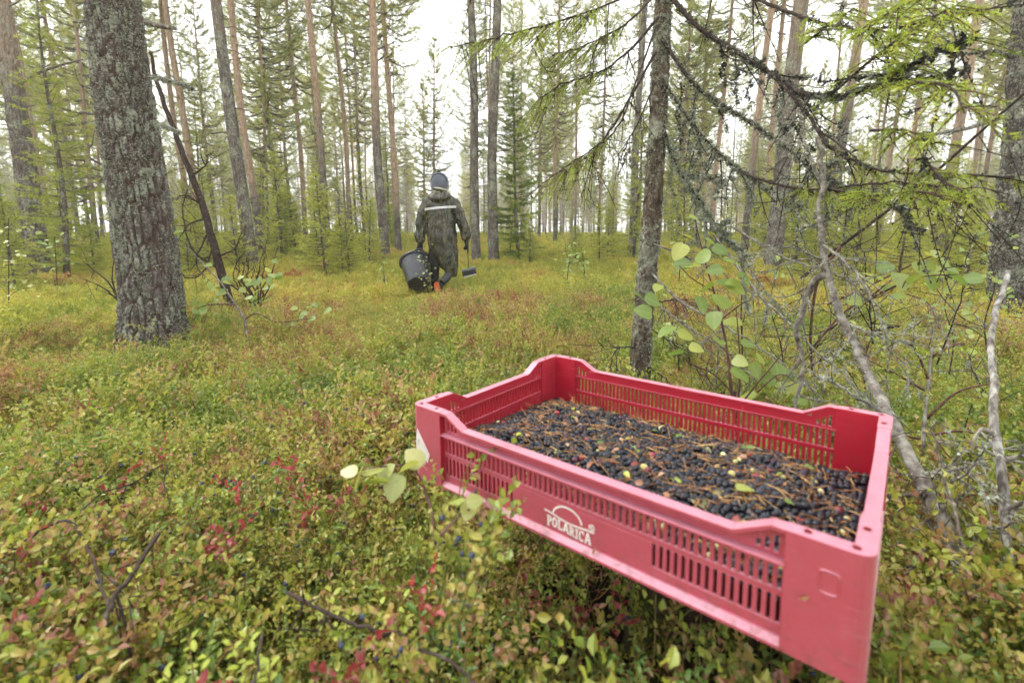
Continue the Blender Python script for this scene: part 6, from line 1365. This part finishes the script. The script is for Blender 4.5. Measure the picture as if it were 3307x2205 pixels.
def patch_mesh(name, seed, radius, n, kinds, probs, mats, smin, smax, grass=0, moss=0, gh=.2):
    """a patch of ground cover: many shrubs stamped into one mesh"""
    rg = np.random.default_rng(seed); out = MB(); bias = rg.normal(0, .07)
    def stamp(src, x, y, s, dt, mo=None):
        a = rg.uniform(0, 6.283); c_, s_ = math.cos(a) * s, math.sin(a) * s; V = np.concatenate(src.V); W = np.stack([V[:, 0] * c_ - V[:, 1] * s_ + x, V[:, 0] * s_ + V[:, 1] * c_ + y, V[:, 2] * s], -1); A = np.clip(np.concatenate(src.A) + dt, 0, 1); b = out.n; out.V.append(W); out.A.append(A); out.n += len(W)
        for t in src.T: out.T.append(t + b)
        for t in src.TM: out.TM.append(t if mo is None else np.full(len(t), mo))
    for q in range(n):
        r = radius * math.sqrt(rg.random()); a = rg.uniform(0, 6.283); cq = float(vnoise(r * math.cos(a) * 3.4 / radius + seed, r * math.sin(a) * 3.4 / radius, 0, seed))
        if cq < .30 and rg.random() < .7: continue
        stamp(kinds[int(rg.choice(len(kinds), p=probs))], r * math.cos(a), r * math.sin(a), rg.uniform(smin, smax) * (.5 + 1.0 * cq), bias + .22 * (float(vnoise(r * math.cos(a) * 2.2 / radius + seed * 3, r * math.sin(a) * 2.2 / radius, 0, seed + 7)) - .5) * 2 + rg.normal(0, .08))
    for q in range(grass):
        r = radius * math.sqrt(rg.random()); a = rg.uniform(0, 6.283); stamp(blade_arrays(seed * 31 + q, 22, gh, .04 * radius / .5), r * math.cos(a), r * math.sin(a), 1.0, 0, 3)
    for q in range(moss):
        r = radius * math.sqrt(rg.random()); a = rg.uniform(0, 6.283); stamp(blade_arrays(seed * 37 + q, 130, .045, .07 * radius / .5), r * math.cos(a), r * math.sin(a), 1.0, 0, 4)
    return out.mesh(name, mats)
near_src = [shrub_mesh('bil', 1, .20, .09, 9, bil, .0108, .33, .035), shrub_mesh('bil', 2, .23, .10, 10, bil, .0112, .46, .04), shrub_mesh('bil', 3, .17, .09, 9, bil, .0105, .64, .02), shrub_mesh('bil', 4, .21, .08, 8, bil, .0112, .40, .06), shrub_mesh('red', 5, .18, .08, 7, M['red_leaf'], .0125, .5), rosette_mesh('ling', 6, M['lingon_leaf']), rosette_mesh('ling', 7, M['lingon_leaf'], 11, .13), grass_mesh('grass', 8), moss_mesh('moss', 9), moss_mesh('moss', 10), litter_mesh('litter', 11), shrub_mesh('bil', 12, .15, .10, 10, bil, .0105, .25, .015)]
LOW = [shrub_arrays(s_, *p) for s_, p in enumerate([(.17, .09, 9, .0128, .28, .03), (.20, .10, 9, .0132, .38, .04), (.15, .09, 9, .0125, .50, .02), (.15, .08, 9, .0128, .66, .02), (.11, .10, 9, .012, .2, .0)])]
FARS = [shrub_arrays(50 + s_, *p) for s_, p in enumerate([(.14, .15, 9, .019, .34, 0), (.13, .16, 9, .0195, .48, 0), (.11, .15, 9, .019, .62, 0), (.16, .14, 8, .0195, .42, 0)])]
def scatter(n, r0, r1, amax, power=1.0):
    r = np.sqrt(r0 ** 2 + (r1 ** 2 - r0 ** 2) * rg.random(n) ** power); a = rg.uniform(-amax, amax, n); return r * np.sin(a), r * np.cos(a)
# outline of the crate's front and right faces in the picture, to keep shrubs from growing across it
def in_view_of_crate(x, y, z, h):
    out = np.zeros(len(x), bool)
    for hh, ox in ((.5 * h, 0), (.8 * h, -.07), (.8 * h, .07), (h, 0), (.6 * h, .1), (.6 * h, -.1)):
        P = np.stack([x + ox, y, z + hh], -1); d = P - CAMP
        # the sight line meets the plane of the crate's front face
        for (o, u, v, nrm_, L, Hh) in ((cO, cX, cZ, cY, CL, CH), (cO + CH * cZ, cX, cY, cZ, CL, CW)):
            t = ((o - CAMP) @ nrm_) / (d @ nrm_); X = CAMP + d * t[:, None] - o; a, b = X @ u, X @ v
            out |= (t > 1.0) & (a > -.01) & (a < L + .01) & (b > -.004) & (b < Hh)
    return out
def in_special(x, y, pad=0.0):
    """close to the thick pine's foot or to the crate, where single shrubs keep clear of things"""
    lx, ly, _ = crate_local(np.stack([x, y, gz(x, y)], -1))
    return (np.hypot(x - big_base[0], y - big_base[1]) < .55 + pad) | ((lx > -.12 - pad) & (lx < CL + .12 + pad) & (ly > -.12 - pad) & (ly < CW + .12 + pad))
def cover(name, n, r0, r1, amax, src, probs, label, smin, smax, patch, heights, crate=False, hscale=None, only=False):
    x, y = scatter(n, r0, r1, amax); z = gz(x, y); s = rg.uniform(smin, smax, n); nz = fbm(x * patch, y * patch, 0, 55, 3)
    K = len(src); pr = np.array(probs, float); order = rg.random(n); cum = np.cumsum(pr / pr.sum()); pk = np.searchsorted(cum, np.clip(order * .55 + np.clip((nz - .28) / .44, 0, 1) * .45, 0, .9999)); pk = np.clip(pk, 0, K - 1)
    cl_ = vnoise(x * 3.2, y * 3.2, 0, 91); s = s * (.55 + .85 * cl_)
    if hscale is not None: s = s * hscale(x, y)
    hh = np.array(heights)[pk] * s; keep = np.ones(n, bool)
    lx, ly, _ = crate_local(np.stack([x, y, z], -1))
    if crate:
        inside = (lx > -.05) & (lx < CL + .05) & (ly > -.05) & (ly < CW + .05); tall = z + hh > cO[2] - .015
        keep &= ~(inside & tall); keep &= ~in_view_of_crate(x, y, z, hh)
        # worn dark hollow in front of and below the crate
        hol = (lx > .06) & (lx < CL * .98) & (ly > -.22) & (ly < CW); keep &= ~(hol & (rg.random(n) < .84))
    for (cx_, cy_, rr_) in ((big_base[0], big_base[1], .25), (sb[0], sb[1], .07)): keep &= np.hypot(x - cx_, y - cy_) > rr_
    keep &= ~((np.hypot(x - big_base[0], y - big_base[1]) < .60) & (rg.random(n) < .6))
    keep &= np.hypot(x, y) > .34
    keep &= ~((vnoise(x * 2.6 + 40, y * 2.6, 0, 93) < .34) & (rg.random(n) < .75) & (np.array(heights)[pk] > .1))
    if only: keep &= in_special(x, y, .5)
    x, y, z, s, pk = x[keep], y[keep], z[keep], s[keep], pk[keep]; m = len(x)
    rot = np.stack([rg.normal(0, .10, m), rg.normal(0, .10, m), rg.uniform(0, 6.283, m)], -1)
    return instancer(name, np.stack([x, y, z - .008], -1), rot, s, pk, src, label, 'undergrowth')
hn = [.2, .23, .17, .21, .18, .11, .13, .2, .03, .03, .03, .15]
#       green  green  brown  green  red  ling ling grass moss moss litter low
cover('bilberry_undergrowth', 2000, .3, 1.7, 1.25, [near_src[i] for i in (11, 0, 3, 1, 2, 4)], [.15, .23, .22, .16, .13, .11], 'red and green bilberry shrubs covering the near forest floor', .6, 1.25, 1.6, [hn[i] for i in (11, 0, 3, 1, 2, 4)], True)
cover('lingonberry_carpet', 2200, .3, 2.6, 1.25, [near_src[i] for i in (5, 7, 6, 10, 8, 9)], [.26, .18, .22, .12, .14, .10], 'glossy lingonberry sprigs, grass and moss between the bilberry shrubs', .7, 1.2, 2.5, [hn[i] for i in (5, 7, 6, 10, 8, 9)], True)
cover('trunk_foot_heath', 9000, 1.7, 5.2, 1.15, [near_src[i] for i in (11, 0, 3, 1, 2, 4)], [.2, .26, .22, .17, .11, .05], 'bilberry heath close around the thick pine and just behind the crate', .6, 1.2, .8, [hn[i] for i in (11, 0, 3, 1, 2, 4)], True, only=True)
def patches(name, meshes, r0, r1, amax, step, label, s0, s1, nscale, skip=True):
    """patches of cover laid out on a jittered grid and tilted with the floor"""
    P, R, S, K = [], [], [], []
    for gx in np.arange(-r1, r1, step):
        for gy in np.arange(0, r1, step):
            x, y = gx + rg.uniform(-.3, .3) * step, gy + rg.uniform(-.3, .3) * step; r = math.hypot(x, y)
            if not r0 <= r < r1 or abs(math.atan2(x, y)) > amax: continue
            if skip and in_special(np.array([x]), np.array([y]), .38)[0]: continue
            e = step * .4; z = float(gz(x, y)); sx = float(gz(x + e, y) - gz(x - e, y)) / (2 * e); sy = float(gz(x, y + e) - gz(x, y - e)) / (2 * e)
            yaw = rg.uniform(0, 6.283); q = (Matrix.Rotation(math.atan(sy), 3, 'X') @ Matrix.Rotation(-math.atan(sx), 3, 'Y') @ Matrix.Rotation(yaw, 3, 'Z')).to_euler()
            nz = float(fbm(x * nscale, y * nscale, 0, 55, 3)); k = int(np.clip((nz - .3) / .4 * len(meshes) + rg.normal(0, .9), 0, len(meshes) - 1))
            P.append((x, y, z - .006)); R.append(tuple(q)); S.append(rg.uniform(s0, s1) * ((.38 if math.hypot(x - PB[0], y - PB[1] + .5) < 1.3 else 1))); K.append(k)
    return instancer(name, P, R, S, K, meshes, label, 'undergrowth')
pm = [bil, M['stem'], M['wild_berry'], M['grass_blade'], M['moss']]; fm = [mid, M['stem'], M['wild_berry'], M['grass_blade'], M['moss']]
mids = [patch_mesh('patch', 700 + q, .50, 60, LOW, p, pm, .6, 1.35, gr, ms * 2) for q, (p, gr, ms) in enumerate([([.2, .2, .1, .05, .45], 8, 16), ([.35, .3, .1, .05, .2], 9, 7), ([.3, .35, .15, .1, .1], 6, 6), ([.25, .3, .2, .1, .15], 9, 7), ([.2, .25, .3, .15, .1], 5, 6), ([.1, .2, .35, .3, .05], 5, 5), ([.1, .1, .35, .4, .05], 4, 5)])]
patches('heath_undergrowth', mids, 1.5, 5.6, 1.15, .54, 'bilberry heath spreading from the crate towards the clearing', .92, 1.12, .8)
fars = [patch_mesh('patch', 800 + q, 1.05, 74, FARS, p, fm, .8, 1.25, gr, 10, .2) for q, (p, gr) in enumerate([([.5, .2, .05, .25], 16), ([.35, .35, .1, .2], 12), ([.25, .4, .2, .15], 10), ([.2, .35, .3, .15], 9), ([.15, .3, .45, .1], 8)])]
patches('clearing_undergrowth', fars, 5.2, 17, 1.1, 1.1, 'yellow-green heath of the clearing around the picker', .9, 1.15, .35, False)
ffs = [patch_mesh('patch', 900 + q, 2.3, 95, FARS, p, fm, 1.2, 2.0, 10, 0, .3) for q, p in enumerate([[.5, .2, .05, .25], [.25, .4, .2, .15], [.15, .3, .4, .15]])]
patches('forest_undergrowth', ffs, 16, 62, 1.05, 2.7, 'distant heath between the pine trunks', .9, 1.2, .2, False)

# single plants and sticks that stand out in front
def plant(name, mesh, px, py, lift, s, label, cat='plant', group=None, depth=None):
    p, d = ground_at(px, py) if depth is None else (at(px, py, depth), depth)
    o = link(name, mesh); o.location = p + np.array([0, 0, lift]); o.scale = (s, s, s); o.rotation_euler = (RNG.normal(0, .1), RNG.normal(0, .1), RNG.uniform(0, 6.28)); return tag(o, label, cat, group)
ylm = [rosette_mesh('lingonberry_sprig', 40 + q, M['yellow_lingon_leaf'], 8, .12, .017) for q in range(3)]
glm = [rosette_mesh('lingonberry_sprig', 50 + q, M['lingon_leaf'], 9, .12, .016) for q in range(3)]
for k, (x, y, d, lb) in enumerate(((765, 1390, .60, 'yellow-green lingonberry sprig left of the red leaves below the crate'), (905, 1410, .58, 'yellow-green lingonberry sprig in front of the crate middle'), (348, 1350, .72, 'bright yellow lingonberry sprig by the bent dead branch'), (590, 1500, .5, 'pale yellow lingonberry sprig low in the left foreground'), (430, 1530, .5, 'pale green sprig low in the left foreground'))):
    plant('lingonberry_sprig', ylm[k % 3], x, y, -.05, .75, lb, depth=d)
for k, (x, y, d, lb) in enumerate(((1185, 1370, .70, 'dark green lingonberry sprig in the shade under the crate front'), (1240, 1400, .66, 'green lingonberry sprig right of another under the crate'), (1520, 1530, .50, 'upright green lingonberry shoots below the slotted crate front'), (1600, 1500, .52, 'green lingonberry sprig under the right half of the crate'), (1440, 1480, .56, 'small green sprig under the crate front middle'), (1370, 1410, .66, 'leafy sprig close under the printed crate panel'))):
    plant('lingonberry_sprig', glm[k % 3], x, y, -.085, .7, lb, depth=d)
rdm = [shrub_mesh('bilberry_bush', 60 + q, .15, .05, 4, M['red_leaf'], .013, .6, 0) for q in range(2)]
for k, (x, y, d, lb) in enumerate(((1310, 1360, .72, 'reddish bilberry bush in the hollow under the crate print'), (770, 1430, .56, 'red-leaved bilberry bush in the near left foreground'), (500, 1200, .85, 'crimson bilberry bush left of the birch sprig'), (250, 1090, 1.1, 'dark red bilberry bush in the left foreground'), (720, 1120, .95, 'rusty red bilberry bush left of the crate'))):
    plant('bilberry_bush', rdm[k % 2], x, y, -.09, 1.0, lb, 'shrub', depth=d)
tallb = shrub_mesh('bilberry_bush', 70, .24, .06, 9, bil, .014, .40, .2, 6)
o = plant('bilberry_bush', tallb, 1003, 1325, -.06, .88, 'leafy bilberry bush with blue berries against the left crate corner', 'shrub', depth=.60)
tallb2 = shrub_mesh('bilberry_bush', 71, .22, .06, 8, bil, .0135, .48, .2, 6)
o = plant('bilberry_bush', tallb2, 1060, 1470, -.08, .75, 'bilberry bush in front of the crate below its left corner', 'shrub', depth=.54)
sap_m = MB(); SA = np.random.default_rng(5)
def twig_plant(name, label, px, py, d, top, n, leaf, mat='birch_leaf', cat='plant', lean=(0, 0)):
    b = at(px, py, d); b[2] = float(gz(b[0], b[1])); t = at(*top, d); root = thing(name, label, cat, tuple(b)); P = spline(np.array([b, b * .6 + t * .4 + [lean[0], 0, 0], t]), 14)
    bough(root, 'stem', P, .006 * d / 5, .002, 'dark_twig', n=14, sub=6, sub_len=np.linalg.norm(t - b) * .35, droop=-.3)
    me = leaf_mesh('leaf', M[mat], .046, .034, 0, nseg=7)
    for q in range(n):
        f = SA.uniform(.3, 1.02); i = min(12, int(f * 13)); leaf_at(root, P[i] + SA.normal(0, 1, 3) * np.linalg.norm(t - b) * .11, leaf * SA.uniform(.7, 1.2), me)
    return root
twig_plant('birch_seedling', 'small yellow-leaved birch seedling in front of the black tub', 985, 690, 6.35, (978, 578), 34, .034, 'pale_birch_leaf', lean=(-.03, 0))
twig_plant('birch_seedling', 'tiny leafy seedling just left of the black tub', 885, 665, 6.8, (880, 600), 26, .05)
twig_plant('birch_seedling', 'leafy seedling in the clearing right of the berry scoop', 1300, 660, 6.6, (1310, 570), 44, .06)
twig_plant('birch_seedling', 'leafy seedling left of the thin lichen-hung spruce', 1345, 640, 8.0, (1335, 560), 36, .07)
twig_plant('birch_seedling', 'small seedling with yellow leaves at the left edge', 14, 690, 4.6, (20, 500), 40, .05, 'pale_birch_leaf')
twig_plant('birch_seedling', 'yellow seedling left of the thick trunk', 130, 660, 6.0, (125, 540), 30, .06)
twig_plant('birch_seedling', 'low leafy seedling behind the spruce trunk at right', 1560, 640, 7.5, (1565, 560), 34, .07)
def dead_stick(label, pts, r0, r1, sub=2, mat='dark_twig', lichen=0):
    P = np.array([at(*p) for p in pts]) - np.array([0, 0, .035 * min(1, pts[0][2])]); r0 *= .45; r1 *= .45; root = thing('dead_stick', label, 'stick', tuple(P[0])); bough(root, 'stick', P, r0, r1, mat, k=8, n=26, wob=.002, sub=sub, sub_len=.10, lichen=lichen, lich_size=.005, droop=.2); return root
dead_stick('bent grey dead branch arching over shrubs in the left foreground', [(0, 1245, .78), (80, 1190, .82), (150, 1160, .82), (185, 1200, .78), (215, 1260, .72), (235, 1320, .68), (250, 1370, .64)], .006, .004, 3)
dead_stick('thicker grey branch piece meeting the bent one in the left foreground', [(360, 1190, .82), (325, 1240, .76), (290, 1290, .70), (255, 1330, .66), (230, 1400, .6)], .0085, .007, 2)
dead_stick('dark curved twig arching above the left foreground shrubs', [(160, 1160, .85), (230, 1100, .95), (300, 1080, 1.0), (375, 1035, 1.05), (372, 1090, 1.0), (385, 1130, .95)], .004, .0025, 4, 'dark_twig')
dead_stick('lichen-spotted stick poking out below the crate left corner', [(660, 1325, .64), (730, 1360, .60), (830, 1400, .57), (930, 1425, .55)], .006, .004, 2)
dead_stick('short bare twig standing at the bottom left', [(600, 1420, .52), (585, 1500, .48), (560, 1568, .46)], .003, .003, 0, 'dark_twig')
dead_stick('pale out-of-focus stick along the bottom edge below the crate', [(960, 1455, .5), (1030, 1480, .48), (1090, 1530, .46), (1110, 1568, .45)], .004, .003, 0)
dead_stick('short dead sticks on the needles before the thick trunk', [(430, 825, 3.2), (480, 808, 3.3), (520, 812, 3.3)], .010, .006, 3, 'grey_twig', 60)
dead_stick('dark crooked stick in front of the thick trunk', [(400, 850, 2.9), (450, 843, 2.9), (500, 832, 2.9)], .008, .005, 2, 'dark_twig')
dead_stick('lichened twig arching over moss right of the thick trunk', [(440, 775, 3.6), (490, 800, 3.4), (540, 780, 3.4), (560, 800, 3.3)], .006, .004, 3, 'grey_twig', 80)
dead_stick('dark broken stub jutting from the heath at right', [(1990, 760, 3.3), (2030, 742, 3.3), (2065, 738, 3.3)], .03, .022, 0, 'dark_twig')
# ------------------------------------------------------------------ morning mist
g = G('haze'); v = g.n('ShaderNodeVolumePrincipled'); v.inputs['Density'].default_value = .0027; v.inputs['Color'].default_value = (1, .99, .965, 1); v.inputs['Anisotropy'].default_value = .2; g.l(v.outputs[0], g.out.inputs['Volume'])
mb = MB(); box(mb, (-175, -175, -1.5), (175, 175, 22)); hz_ = mb.obj('haze', g.m); tag(hz_, 'thin pale mist hanging between the trees', 'haze', kind='stuff')
